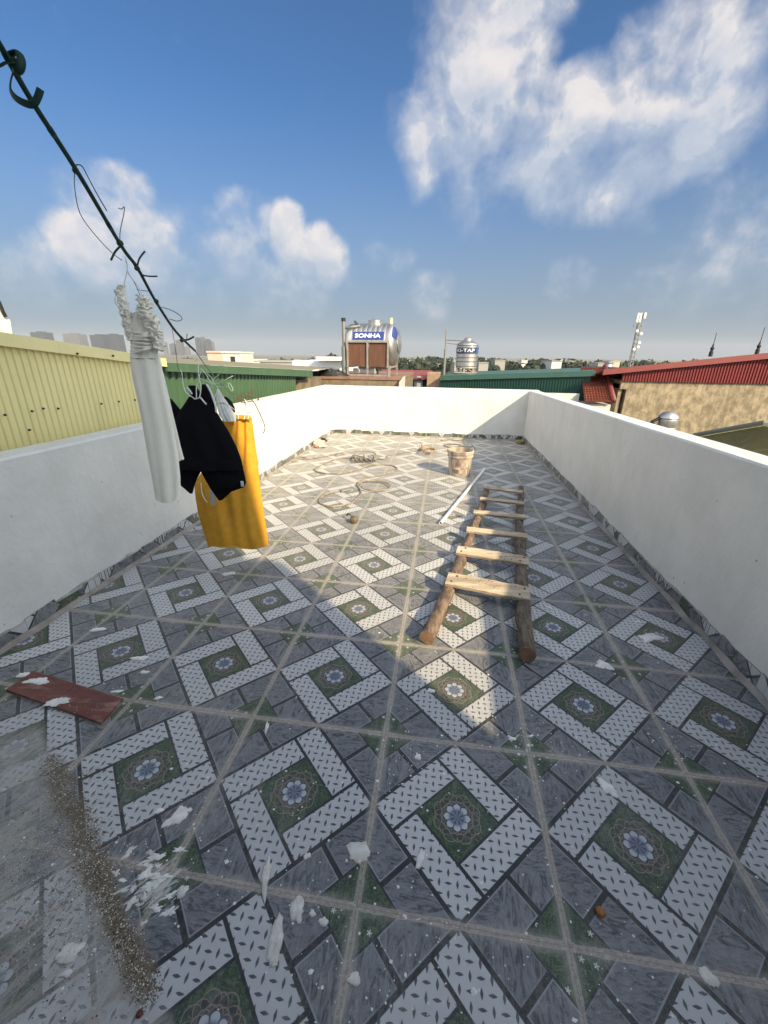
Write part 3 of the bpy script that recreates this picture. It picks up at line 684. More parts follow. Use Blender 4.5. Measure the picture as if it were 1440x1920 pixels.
# red roofed low house right of the tank
rh = thing('low_house', atY(775, 715, 17) - Vector((0, 0, 9)), 'low house with a faded red roof right of the big water tank', 'house')
p0 = atY(757, 697, 17); p1 = atY(803, 697, 17); pz = atY(775, 709, 17).z
b_ = MB(); b_.prism([(p0.x - 1.2, 17, pz), (p1.x + 0.1, 17, pz), (p1.x + 0.1, 17 + 2.2, p0.z), (p0.x - 1.2, 19.2, p0.z)], (0, 0.02, -0.06)); b_.build('roof', mat('faded_red_roof', (0.26, 0.06, 0.055), 0.6, col2=(0.19, 0.05, 0.045), nscale=3), rh)
b_ = MB(); b_.box(((p0.x + p1.x) / 2 - 0.4, 18.2, pz - 4.5), (p1.x - p0.x + 1, 1.9, 8.85)); b_.build('wall', DARKV, rh)
b_ = MB(); w = atY(784, 717, 17.1); b_.box((w.x, 17.2, w.z), (0.35, 0.06, 0.5)); b_.box((w.x - 0.45, 17.2, w.z), (0.25, 0.06, 0.45)); b_.build('window', mat('bluish_window', (0.35, 0.38, 0.42), 0.3), rh)
b_ = MB(); p = atY(813.5, 698, 15); b_.box((p.x, 15.2, (p.z - 8) / 2), (0.47, 0.5, p.z + 8), bev=0.01)
tag(b_.build('brick_pillar', mat('brown_brick', (0.36, 0.27, 0.20), 0.9, col2=(0.24, 0.17, 0.13), nscale=9)), 'brown brick pillar between the low red roofed house and the teal shed', 'pillar')

# ------------------------------------------------------------------ centre right: teal shed, second tank
YT = 13.5
ts = thing('tin_shed', (atY(960, 720, YT).x, YT, -8), 'teal green corrugated tin shed behind the far right corner of the terrace', 'shed')
tl = atY(826, 705, YT + 1.0); tr_ = atY(1110, 696, YT)
d = Vector((tr_.x - tl.x, tr_.y - tl.y, 0)).normalized(); nT = Vector((d.y, -d.x, 0))
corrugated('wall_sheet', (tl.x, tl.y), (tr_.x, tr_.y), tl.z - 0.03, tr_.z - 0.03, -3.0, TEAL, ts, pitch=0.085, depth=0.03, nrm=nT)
b_ = MB()
def slab(mb, a0, a1, off, h):
    b = len(mb.v); a0 = Vector(a0); a1 = Vector(a1); o = Vector(off); z = Vector((0, 0, -h))
    mb.v += [a0, a1, a1 + o, a0 + o, a0 + z, a1 + z, a1 + o + z, a0 + o + z]
    for q in ((0, 1, 2, 3), (7, 6, 5, 4), (0, 4, 5, 1), (1, 5, 6, 2), (2, 6, 7, 3), (3, 7, 4, 0)): mb.face([b + i for i in q])
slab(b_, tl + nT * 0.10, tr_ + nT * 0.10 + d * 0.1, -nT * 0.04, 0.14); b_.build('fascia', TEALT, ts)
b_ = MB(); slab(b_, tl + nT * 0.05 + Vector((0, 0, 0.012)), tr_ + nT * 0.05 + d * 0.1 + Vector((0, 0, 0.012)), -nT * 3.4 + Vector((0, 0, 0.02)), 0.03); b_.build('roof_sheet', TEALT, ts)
b_ = MB(); a0 = atY(1086, 738, YT - 0.3); b_.box((a0.x - 0.9, a0.y, a0.z - 1.5), (1.8, 0.12, 3.0)); b_.build('lower_wall', PALEW, ts)
Y2 = YT + 2.6
s2 = atY(873, 699, Y2); R2 = abs(atY(894, 665, Y2).x - atY(853, 665, Y2).x) / 2
zb2 = atY(873, 688, Y2).z; zt2 = atY(873, 645, Y2).z; zr = min(s2.z, tl.z + 0.10)
t2 = thing('water_tank', (s2.x, Y2, zr), 'small upright stainless water tank with blue band on the teal shed roof', 'water tank')
b_ = MB(); prof = [(0.001, zb2 + 0.02), (R2 * 0.9, zb2), (R2, zb2 + 0.04)]
for k in range(5):
    z = zb2 + 0.06 + (zt2 - zb2 - 0.1) * k / 5; dz = (zt2 - zb2 - 0.1) / 5
    prof += [(R2, z), (R2, z + dz * 0.80), (R2 - 0.035, z + dz * 0.90)]
prof += [(R2, zt2 - 0.03), (R2 * 0.97, zt2), (R2 * 0.5, zt2 + 0.12), (R2 * 0.36, zt2 + 0.13), (R2 * 0.36, zt2 + 0.19), (R2 * 0.2, zt2 + 0.22), (0.001, zt2 + 0.225)]
b_.lathe(prof, (s2.x, Y2, 0), 32); b_.build('tank_shell', STEEL, t2, smooth=True, sharp=30)
def on2(an, z, off=0.006): return Vector((s2.x + math.sin(an) * (R2 + off), Y2 - math.cos(an) * (R2 + off), z))
zl = atY(873, 652, Y2).z; zl2 = atY(873, 662, Y2).z
b_ = MB(); b_.grid([[on2(-1.45 + 2.3 * k / 20, z) for k in range(21)] for z in (zl2, zl)], False); l2 = b_.build('brand_band', mat('navy_label', (0.012, 0.025, 0.09), 0.5), t2, smooth=True)
b_ = MB(); b_.grid([[on2(0.88 + 0.6 * k / 6, z) for k in range(7)] for z in (zl2 - 0.01, zl + 0.03)], False); b_.build('blue_band', mat('mid_blue_label', (0.03, 0.10, 0.30), 0.5), t2, smooth=True)
lettering('KI-TAP', lambda x, y: on2(-1.1 + 1.75 * x, zl2 + (zl - zl2) * (0.2 + 0.6 * y), 0.014), l2, bold=0.02)
b_ = MB()
for k in range(6):
    an = k * math.pi / 3 + 0.3; b_.box((s2.x + math.cos(an) * R2 * 0.86, Y2 + math.sin(an) * R2 * 0.86, (zr + zb2) / 2), (0.05, 0.05, zb2 - zr + 0.02))
    a2 = (k + 1) * math.pi / 3 + 0.3; b_.tube([(s2.x + math.cos(an) * R2 * .86, Y2 + math.sin(an) * R2 * .86, zb2 - 0.02), (s2.x + math.cos(a2) * R2 * .86, Y2 + math.sin(a2) * R2 * .86, zr + 0.05)], 0.014, 5)
b_.lathe([(R2 * 0.95, -0.03), (R2 * 0.95, 0.02), (R2 * 0.8, 0.02)], (s2.x, Y2, zb2 - 0.01), 24); b_.box((s2.x - 0.02, Y2, zr + 0.02), (R2 * 2.1, R2 * 2.0, 0.035))
b_.build('stand', STEELM, t2)
p = atY(833, 690, Y2); q = atY(833, 618, Y2)
pp2 = thing('pipe_post', (p.x, Y2, tl.z), 'thin pipe mast feeding the small upright water tank', 'pipe')
b_ = MB(); b_.tube([(p.x, Y2, tl.z - .1), (p.x, Y2, (p.z + q.z) / 2)], 0.045, 8); b_.tube([(p.x, Y2, (p.z + q.z) / 2), (p.x, Y2, q.z)], 0.026, 8); b_.build('riser', GALV, pp2)
b_ = MB(); z1 = atY(834, 637, Y2).z; z2 = atY(834, 642.5, Y2).z; b_.tube([(p.x, Y2, z1), (s2.x - R2 * .4, Y2, z1 - .02)], 0.03, 6); b_.tube([(p.x, Y2, z2), (p.x + .3, Y2, z2 - .04), (s2.x - R2 * .9, Y2, z2 - .04)], 0.022, 6); b_.build('branch_pipe', GALV, pp2)

# ------------------------------------------------------------------ right: tiled roof, grey house, red roofed house
tr0 = thing('tiled_roof_house', atY(1125, 752, 12.6) - Vector((0, 0, 9)), 'house with a steep orange tiled roof squeezed beside the teal shed', 'house')
A0, A1 = atY(1096, 754, 12.4), atY(1146, 754, 12.4); B0, B1 = atY(1088, 688.5, 14.6), atY(1130, 689.5, 14.6)
b_ = MB(); NR, NC = 16, 9
for r_ in range(NR):
    for c_ in range(NC):
        def lp_(u, v): return (A0.lerp(A1, u)).lerp(B0.lerp(B1, u), v)
        u0, u1 = c_ / NC, (c_ + 1) / NC; v0, v1 = r_ / NR, (r_ + 1) / NR; um = (u0 + u1) / 2
        up = Vector((0, -0.03, 0.03)); lift = Vector((0, -0.012, 0.02))
        b_.poly([lp_(u0, v0) + lift, lp_(um, v0) + up + lift, lp_(um, v1) + up, lp_(u0, v1)]); b_.poly([lp_(um, v0) + up + lift, lp_(u1, v0) + lift, lp_(u1, v1), lp_(um, v1) + up])
        b_.poly([lp_(u0, v0), lp_(u1, v0), lp_(u1, v0) + lift, lp_(um, v0) + up + lift, lp_(u0, v0) + lift])
b_.build('roof', TILE_R, tr0)
b_ = MB(); b_.tube([A1 + Vector((0.05, -.03, .05)), B1 + Vector((0.05, -.03, .05))], 0.075, 8); b_.build('ridge_cap', REDT, tr0, smooth=True)
b_ = MB(); w0 = atY(1060, 757, 12.5); w1 = atY(1147, 757, 12.5); b_.box(((w0.x + w1.x) / 2, 13.6, (w0.z - 8) / 2), (w1.x - w0.x, 2.1, w0.z + 8)); b_.build('wall', PALEW, tr0)

gh = thing('grey_house', atY(1155, 750, 15.2) - Vector((0, 0, 9)), 'narrow grey house with dark open upper storey beside the orange tiled roof', 'house')
c0, c1 = atY(1128, 700, 15.2), atY(1195, 700, 15.2)
def xz(px, py, Y): p = atY(px, py, Y); return p
b_ = MB(); b_.box(((c0.x + c1.x) / 2, 16.9, (zo(1150, 735, 15.2) - 8) / 2), (c1.x - c0.x, 3.4, zo(1150, 735, 15.2) + 8)); b_.build('wall', GREYW, gh)
b_ = MB(); b_.box(((c0.x + c1.x) / 2, 17.0, (zo(1150, 716, 15.2) + zo(1150, 694, 15.2)) / 2 - .1), (c1.x - c0.x - 0.1, 2.6, zo(1150, 692, 15.2) - zo(1150, 735, 15.2) - .06)); b_.build('dark_storey', DARKV, gh)
b_ = MB(); zz = zo(1150, 717, 15.1); b_.box(((c0.x + c1.x) / 2, 15.25, zz), (c1.x - c0.x, 0.3, 0.12)); b_.box((c0.x + 1.0, 15.5, zz + .2), (.5, .3, .3)); b_.build('balcony_slab', GREYW, gh)
b_ = MB(); wz = zo(1150, 772, 15.2); b_.box((atY(1158, 772, 15.15).x, 15.18, wz), (0.85, 0.05, 1.3)); wn = b_.build('window', DARKV, gh)
b_ = MB(); b_.box((atY(1169, 758, 15.1).x, 15.1, zo(1169, 758, 15.1)), (0.34, 0.22, 0.10)); b_.build('awning', BRIGHT, gh)

YR = 13.0
rr = thing('red_roof_house', atY(1300, 800, YR) - Vector((0, 0, 7)), 'big house with a red tin gable above a blank stained beige wall, on the right', 'house')
wl = atY(1178, 716, YR); zbe = zo(1300, 715.5, YR); xrg = atY(1420, 700, YR).x; xend = xrg + (xrg - wl.x) * 1.05
b_ = MB(); b_.box(((wl.x + xend) / 2, YR + 4, (zbe - 9) / 2), (xend - wl.x, 8, zbe + 9)); b_.build('wall', BEIGE, rr)
b_ = MB(); p = atY(1166, 714, YR); b_.box(((p.x + wl.x) / 2, YR + .3, zbe - .13), (wl.x - p.x, 0.6, 0.24)); b_.box((p.x + .05, YR + 0.7, zbe - 1.0), (.1, 1.2, 1.8)); b_.build('wall_return', BEIGE, rr)
zrd = atY(1420, 663, YR - .1).z; zlf = atY(1168, 692, YR - .1).z; xlf = atY(1168, 692, YR).x
# gable of ribbed sheet: two halves with sloping tops
corrugated('gable_sheet', (xlf, YR - 0.05), (xrg, YR - 0.05), zlf - 0.05, zrd - 0.05, zbe - 0.02, RED, rr, pitch=0.078, depth=0.028, nrm=(0, -1, 0))
corrugated('gable_sheet', (xrg, YR - 0.05), (xend, YR - 0.05), zrd - 0.05, zlf - 0.12, zbe - 0.02, RED, rr, pitch=0.078, depth=0.028, nrm=(0, -1, 0))
b_ = MB(); xo = atY(1128, 690, YR).x; zo_ = zlf + (zlf - zrd) / (xrg - xlf) * (xlf - xo) * 0.25
slab(b_, (xo, YR - 0.22, zo_), (xrg, YR - 0.22, zrd + .02), (0, 0.10, 0), 0.15); slab(b_, (xrg, YR - 0.22, zrd + .02), (xend + .4, YR - 0.22, zlf - 0.1), (0, 0.10, 0), 0.15); b_.build('barge_board', REDT, rr)
b_ = MB(); slab(b_, (xo, YR - 0.119, zo_ - .02), (xrg, YR - 0.119, zrd), (0, 3.5, -0.7), 0.04); slab(b_, (xrg, YR - 0.119, zrd), (xend + .4, YR - 0.119, zlf - 0.12), (0, 3.5, -0.7), 0.04); b_.build('roof_sheet', RED, rr)
for px, py, h in ((1333, 663, 30), (1420, 659, 34)):
    p = atY(px, py, YR + 0.1); hh = h / FOC * (YR + 1)
    b_ = MB(); b_.lathe([(0.05, -0.08), (0.05, 0.05), (0.03, 0.08), (0.052, 0.14), (0.025, 0.19), (0.02, 0.24), (0.010, 0.26), (0.007, hh), (0.001, hh + 0.01)], p, 10); b_.build('roof_finial', BLACK, rr)
# small roof tank seen above the grey house
p = atY(1141, 684, 24); t3 = thing('water_tank', p - Vector((0, 0, .5)), 'tiny white topped water tank far off above the red roof edge', 'water tank')
b_ = MB(); b_.lathe([(0.001, -.5), (.22, -.48), (.22, -.1), (.21, -.08), (.22, -.05), (.22, .06), (.12, .12), (0.001, .13)], p + Vector((0, 0, 0.1)), 18); b_.build('tank_shell', STEEL, t3, smooth=True, sharp=30)

# lower roof and upright tank in front of the stained wall
ol = thing('olive_roof', atY(1430, 830, 7) - Vector((0, 0, .4)), 'flat looking olive brown tin roof just below the right parapet', 'roof')
P1 = atY(1303, 819, 9.0); P2 = atY(1432, 796.5, 7.6); P3 = P2 + Vector((3.0, -0.25, -0.15)); P4 = Vector((3.2, 2.2, P1.z - 1.0)); P5 = Vector((6.0, 2.2, P2.z - .9))
b_ = MB(); nn = 26; rows = []
for i in range(nn + 1):
    u = i / nn; a = P1.lerp(P2, 1.0) if False else None
    top = P1.lerp(P4, u); bot = P2.lerp(P5, u); wv = 0.02 * (1 if i % 2 else -1)
    rows.append([top + Vector((0, 0, wv)), top.lerp(bot, 0.5) + Vector((0, 0, wv)), bot + Vector((0, 0, wv)), P3.lerp(P5 + Vector((2, 0, 0)), u) + Vector((0, 0, wv))])
b_.grid(rows, False); b_.build('roof_sheet', OLIVE, ol)
b_ = MB(); b_.tube([P1 + Vector((0, .03, 0.03)), P2 + Vector((0, .03, 0.03)), P3 + Vector((0, .03, .03))], 0.05, 6); b_.build('roof_edge', mat('grey_green_edge', (0.16, 0.18, 0.15), 0.7), ol)
YK = 10.6; pk = atY(1253, 783, YK); rk = abs(atY(1271, 790, YK).x - atY(1234, 790, YK).x) / 2
t4 = thing('water_tank', (pk.x, YK, pk.z - 1.6), 'upright stainless steel tank with a domed top in front of the stained beige wall', 'water tank')
b_ = MB(); prof = [(0.001, -1.3), (rk, -1.28)]
for k in range(6): prof += [(rk, -1.2 + k * .2), (rk, -1.05 + k * .2), (rk - 0.02, -1.03 + k * .2)]
prof += [(rk, 0), (rk * .93, 0.05), (rk * .6, 0.12), (rk * .25, 0.15), (0.001, 0.155)]
b_.lathe(prof, pk, 28); b_.build('tank_shell', STEEL, t4, smooth=True, sharp=35)
b_ = MB(); b_.tube([pk + Vector((-rk - .12, -.02, -1.5)), pk + Vector((-rk - .12, -.02, -.1)), pk + Vector((-rk + .1, -.02, 0.03))], 0.05, 8); b_.box(pk + Vector((-rk - .35, 0.1, -.22)), (.34, .3, .18)); b_.build('inlet_pipe', BLACK, t4)
b_ = MB(); b_.box(pk + Vector((0, 0.2, -2.0)), (2.2, 1.6, 1.4)); tag(b_.build('tank_plinth', OLDW), 'brown concrete roof under the domed steel tank', 'roof')

# telecom mast
YM = 62; m0 = atY(1181, 690, YM); m1 = atY(1199, 588, YM); mh = m1.z
tm = thing('telecom_mast', (m0.x + 0.3, YM, -8), 'tall telecom mast with white panel antennas beyond the red roof', 'mast')
mx = atY(1190, 640, YM).x + 0.1; b_ = MB()
def mxz(py): return Vector((mx, YM, atY(1190, py, YM).z))
zt_m = mxz(588).z
for k in range(3):
    an = k * 2.094; rr0, rr1 = 0.42, 0.22
    b_.tube([(mx + math.cos(an) * rr0, YM + math.sin(an) * rr0, -8), (mx + math.cos(an) * rr1, YM + math.sin(an) * rr1, zt_m)], 0.06, 5)
z = -8; sgn = 0
while z < zt_m - .5:
    f = (z + 8) / (zt_m + 8); rr_ = 0.42 - .2 * f
    for k in range(3):
        an = k * 2.094; a2 = (k + 1) * 2.094
        b_.tube([(mx + math.cos(an) * rr_, YM + math.sin(an) * rr_, z), (mx + math.cos(a2) * rr_, YM + math.sin(a2) * rr_, z + .55)], 0.035, 4)
    z += 0.55
b_.build('lattice', GALV, tm)
for dx, dy, py, hh in ((-.42, -.25, 596, 1.1), (-.12, -.3, 596, 1.1), (.42, -.2, 592, .7)):
    b_ = MB(); c = mxz(py) + Vector((dx, dy, 0)); b_.box(c, (0.24, 0.12, hh), bev=0.02); b_.build('panel_antenna', BRIGHT, tm)
b_ = MB(); c = mxz(611); b_.box(c, (1.25, 0.1, 0.1)); b_.box(c + Vector((-.5, 0, 0)), (.3, .2, .22)); b_.box(c + Vector((.5, 0, 0)), (.3, .2, .22)); b_.build('cross_arm', GALV, tm)
for dx, py in ((-.2, 621), (.35, 626), (.35, 643), (-.12, 655), (.3, 651)):
    b_ = MB(); b_.lathe([(0.001, 0), (.15, .02), (.19, .10), (.17, .14), (0.001, .12)], mxz(py) + Vector((dx, -.3, 0)), 14, mat=Matrix.Rotation(math.pi / 2, 3, 'X')); b_.build('dish', BRIGHT, tm, smooth=True)

# ------------------------------------------------------------------ things on the terrace floor
BARK = mat('bark_pole', (0.235, 0.165, 0.125), 0.9, col2=(0.065, 0.047, 0.036), nscale=24, namt=0.4, stretch=(1, 0.35, 1), bump=0.9, bscale=45, streak=((60, 4, 60), 0.6, (0.36, 0.27, 0.20)))
BARKD = mat('dark_bark_pole', (0.17, 0.135, 0.105), 0.9, col2=(0.045, 0.037, 0.03), nscale=24, namt=0.4, stretch=(1, 0.35, 1), bump=0.9, bscale=45, streak=((60, 4, 60), 0.6, (0.27, 0.20, 0.14)))
CUT = mat('cut_wood_end', (0.27, 0.165, 0.11), 0.85, col2=(0.13, 0.08, 0.05), nscale=20)
PLANK = mat('splashed_plank', (0.56, 0.48, 0.37), 0.9, col2=(0.25, 0.195, 0.14), nscale=7, stretch=(0.4, 3, 3), bump=0.4, streak=((2.5, 30, 30), 0.6, (0.70, 0.62, 0.50)), speck=(30, 0.22, (0.085, 0.06, 0.045)))
la0 = atZ(801, 1196, 0.05); la1 = atZ(914, 915, 0.045); lb0 = atZ(989, 1228, 0.055); lb1 = atZ(977, 914, 0.045)
lad = thing('ladder', (0.68, 1.2, 0), 'rough wooden ladder of two bark poles and nailed planks lying on the tiles', 'ladder')
def pole(name, a, b, r0, r1, mt, seed, bend):
    rows = []; n = 40; d = (b - a); dn = d.normalized(); sd = dn.cross(Vector((0, 0, 1))).normalized(); up = sd.cross(dn)
    mb = MB(); K = 14
    knots = [(random.Random(seed + q).random(), random.Random(seed + q + 50).random() * 6.28) for q in range(9)]
    for i in range(n + 1):
        u = i / n; c = a + d * u + sd * (bend * math.sin(u * 3.14) + 0.012 * mnoise.noise((u * 4, seed, 0))) ; r = r0 + (r1 - r0) * u
        row = []
        for k in range(K):
            an = 2 * math.pi * k / K; rr = r * (1 + 0.16 * mnoise.noise((u * 14, math.cos(an) * 1.3 + seed, math.sin(an) * 1.3)) + 0.09 * mnoise.noise((u * 40, math.cos(an) * 3, math.sin(an) * 3 + seed)))
            for ku, ka in knots:
                dd = ((u - ku) * 45) ** 2 + (math.atan2(math.sin(an - ka), math.cos(an - ka)) * 1.6) ** 2
                rr += 0.017 * math.exp(-dd)
            row.append(c + sd * math.cos(an) * rr + up * math.sin(an) * rr)
        rows.append(row)
    mb.grid(rows, True, 0, False)
    for row, rev in ((rows[0], True), (rows[-1], False)):
        cen = sum(row, Vector()) / K
        for k in range(K): mb.poly([cen, row[(k + 1) % K], row[k]] if rev else [cen, row[k], row[(k + 1) % K]], 1)
    return mb.build(name, [mt, CUT], lad, smooth=True, sharp=60)
pole('rail', la0, la1, 0.043, 0.029, BARK, 3, 0.022); pole('rail', lb0, lb1, 0.045, 0.029, BARKD, 11, -0.024)
for (lx, ly, rx, ry, w, tl_) in ((838, 1085, 994, 1115, 0.118, 24), (857, 1031, 992, 1053, 0.088, 30), (875, 993, 989, 1006, 0.060, 34), (888, 960, 986, 970, 0.050, 40), (900, 935, 983, 944, 0.040, 40), (907, 914, 980, 923, 0.040, 40)):
    a = atZ(lx, ly, 0.108); b = atZ(rx, ry, 0.108); d = b - a; L = d.length; an = math.atan2(d.y, d.x)
    rot = Matrix.Rotation(an, 3, 'Z') @ Matrix.Rotation(math.radians(tl_ * 0.55), 3, 'X')
    mb = MB(); rows = []; n = 24
    for i in range(n + 1):
        x = -L / 2 - 0.0 + L * i / n; w_ = w / 2 * (1 + 0.05 * mnoise.noise((x * 9, ly, 0))); th = 0.013
        e = 0.006 * mnoise.noise((x * 14, ly, 3)); c = (a + b) / 2
        rows.append([c + rot @ Vector(q) for q in ((x, -w_ + e, -th), (x, w_ + e, -th), (x, w_ + e, th - .003), (x, w_ - .004 + e, th), (x, -w_ + .004 + e, th), (x, -w_ + e, th - .003))])
    mb.grid(rows, True, 0, True)
    rg = mb.build('rung', PLANK, lad)
    if ly > 1000:
        for sgn in (-1, 1):
            for q in (-.25, .25):
                nb = MB(); nb.lathe([(0.001, .004), (0.006, .003), (0.007, 0), (0.001, -.002)], (a + b) / 2 + rot @ Vector((sgn * (L / 2 - 0.05) + q * .05, q * w, 0.0135)), 8, mat=rot); nb.build('nail', BLACK, rg)

# bucket
bk = atZ(863, 880, 0.0); bk = Vector((0.42, 4.86, 0)); BH = 0.345
bkt = thing('bucket', bk, 'dirty white paint bucket splashed with cement, standing on the tiles', 'bucket')
BKM = mat('cement_splashed_plastic', (0.52, 0.48, 0.42), 0.75, col2=(0.27, 0.23, 0.19), nscale=9, namt=0.35, stretch=(1, 1, 0.5), bump=0.5, bscale=50, streak=((13, 13, 3), 0.8, (0.20, 0.13, 0.11)))
BKL = mat('purple_brown_print', (0.165, 0.095, 0.095), 0.7, col2=(0.50, 0.43, 0.37), nscale=11, namt=0.3, stretch=(1, 1, 0.35), bump=0.4)
mb = MB(); R0, R1 = 0.138, 0.168
def rb(z): return R0 + (R1 - R0) * z / BH
mb.lathe([(0.001, 0.0), (R0 - .006, 0.0), (R0, 0.008), (rb(.25), .25), (rb(.255) + .012, .256), (rb(.265) + .013, .268), (rb(.27) + .004, .272), (rb(.30) + .004, .298), (rb(.31) + .012, .303), (R1 + .014, .338), (R1 + .010, BH), (R1 - .004, BH), (R1 - .006, BH - .02), (R0 + .012, .10)], bk, 40, cap=False); mb.build('pail', BKM, bkt, smooth=True, sharp=35)
mb = MB(); mb.lathe([(0.001, .19), (0.08, .195), (rb(.19) - .004, .185)], bk, 30, cap=False); mb.build('dried_mortar', PLASTER, bkt, smooth=True)
mb = MB(); mb.grid([[bk + Vector((math.sin(an) * (rb(z) + .002), -math.cos(an) * (rb(z) + .002), z)) for an in [-.75 + 1.5 * k / 16 for k in range(17)]] for z in (.045, .12, .19, .24)], False); mb.build('printed_panel', BKL, bkt, smooth=True)
mb = MB(); hp = [bk + Vector((R1 + .015, 0, .315)), bk + Vector((R1 + .02, .06, .36)), bk + Vector((R1 - .03, .10, .40)), bk + Vector((R1 - .01, .14, .37)), bk + Vector((.12, .19, .345)), bk + Vector((-.02, .21, .34)), bk + Vector((-.13, .15, .335)), bk + Vector((-R1 - .012, 0, .318))]
mb.tube(smooth_path(hp, 5), 0.0035, 6); mb.build('wire_handle', BLACK, bkt)

# loose pvc pipe
pa = atZ(826, 981, 0.018); pb_ = atZ(909, 879, 0.018); d = (pb_ - pa).normalized()
mb = MB(); rows = []
for R_, seq in ((0.017, (0, 1)), (0.0135, (1, 0))):
    sd = d.cross(Vector((0, 0, 1))).normalized(); up = sd.cross(d)
    for q in seq: rows.append([(pa if q == 0 else pb_) + sd * math.cos(k / 16 * 6.2832) * R_ + up * math.sin(k / 16 * 6.2832) * R_ for k in range(16)])
rows.append(rows[0]); mb.grid(rows, True)
tag(mb.build('plastic_pipe', PVC, smooth=True, sharp=40), 'white plastic pipe lying beside the ladder, pointing at the bucket', 'pipe')

# hose in loops
HOSE = mat('dusty_hose', (0.36, 0.325, 0.27), 0.75, col2=(0.15, 0.125, 0.10), nscale=16)
def zz2(x, y): return (560 + x / 4.235, 790 + y / 4.235)
def fl_path(pts, z, wob=0.0): 
    out = []
    for i, (x, y) in enumerate(pts):
        q = zz2(x, y); out.append(atZ(q[0], q[1], z[i % len(z)] if isinstance(z, (list, tuple)) else z))
    return out
h1 = fl_path([(410, 540), (330, 553), (230, 572), (170, 612), (172, 650), (250, 675), (340, 668), (415, 650), (465, 610), (495, 575), (488, 540), (466, 510), (478, 480), (540, 450), (640, 430), (735, 405), (782, 378), (745, 352), (650, 342), (560, 350), (480, 380), (330, 415), (200, 410), (125, 385), (180, 345), (300, 300), (420, 290), (520, 300), (600, 295), (690, 300), (715, 268), (800, 252), (890, 240), (960, 226)], 0.012)
h2 = fl_path([(466, 508), (500, 482), (580, 472), (680, 482), (735, 512), (700, 542), (610, 552), (520, 535), (480, 495), (540, 474), (660, 476), (730, 506)], 0.03)
h3 = fl_path([(300, 255), (420, 240), (540, 238), (610, 258), (600, 300), (520, 312), (450, 300), (430, 270), (500, 280), (580, 305), (640, 290)], 0.04)
ho = thing('hose', atZ(690, 915, 0), 'long beige hose lying in untidy loops on the sunlit tiles', 'hose')
mb = MB(); mb.tube(smooth_path(h1, 6), 0.0095, 8); mb.build('main_run', HOSE, ho, smooth=True)
mb = MB(); mb.tube(smooth_path(h2, 6), 0.0095, 8); mb.build('coil', HOSE, ho, smooth=True)
mb = MB(); mb.tube(smooth_path(h3, 5), 0.009, 8)
for k in range(5):
    q = fl_path([(440 + 38 * k, 268 + 8 * (k % 2)), (455 + 38 * k, 300), (470 + 34 * k, 315)], [0.05, 0.075, 0.02]); mb.tube(smooth_path(q, 4), 0.012, 7)
mb.build('tangled_coil', HOSE, ho, smooth=True)
mb = MB(); q = fl_path([(335, 556), (410, 540)], 0.015); mb.tube(q, 0.02, 10); mb.build('hose_end', GALV, ho)
# second bundle further back
mb = MB()
for k in range(4):
    cx, cy = 1015 + 6 * k, 215 + 4 * k
    ring = [(cx + 52 * math.cos(a * .7), cy + 17 * math.sin(a * .7)) for a in range(10)]
    mb.tube(fl_path(ring, 0.015 + 0.02 * k), 0.012, 6)
mb.tube(fl_path([(985, 225), (978, 190), (970, 165)], [0.02, 0.10, 0.16]), 0.010, 6)
tag(mb.build('rope_bundle', mat('brown_rope', (0.26, 0.18, 0.13), 0.9, col2=(0.42, 0.33, 0.25), nscale=20), smooth=True), 'brown coiled rope bundle with one end standing up, left of the bucket', 'rope')
mb = MB(); mb.tube(smooth_path(fl_path([(1130, 150), (1200, 145), (1290, 150), (1330, 110), (1370, 105)], 0.012), 5), 0.011, 6); mb.tube(smooth_path(fl_path([(1150, 190), (1230, 178), (1300, 196), (1210, 205), (1160, 195)], 0.014), 5), 0.010, 6)
tag(mb.build('rope_end', HOSE, smooth=True), 'pale rope curling on the tiles behind the bucket near the far wall', 'rope')
mb = MB(); mb.tube(smooth_path(fl_path([(-40, 300), (20, 285), (100, 296), (190, 280), (300, 262)], 0.012), 5), 0.010, 6); mb.tube(smooth_path(fl_path([(-60, 320), (10, 300), (60, 300), (140, 290)], 0.012), 5), 0.010, 6)
tag(mb.build('hose_piece', HOSE, smooth=True), 'pale piece of hose trailing toward the left parapet', 'hose')
# small round lump on the grout line
c = atZ(664, 981, 0.0); mb = MB(); rows = []
for i in range(9):
    ph = math.pi * i / 8; rows.append([c + Vector((0.042 * math.sin(ph) * math.cos(k / 14 * 6.283) * (1 + .12 * mnoise.noise((k, i, 0))), 0.042 * math.sin(ph) * math.sin(k / 14 * 6.283), 0.036 - 0.036 * math.cos(ph))) for k in range(14)])
mb.grid(rows, True); mb.tube(smooth_path([c + Vector((-.02, .02, .05)), c + Vector((-.06, .06, .07)), c + Vector((-.10, .12, .03))], 4), 0.008, 6)
tag(mb.build('lump', mat('olive_brown_lump', (0.055, 0.045, 0.026), 0.7, col2=(0.17, 0.14, 0.09), nscale=30), smooth=True), 'small round brown lump with a wire stub in front of the hose loops', 'lump')
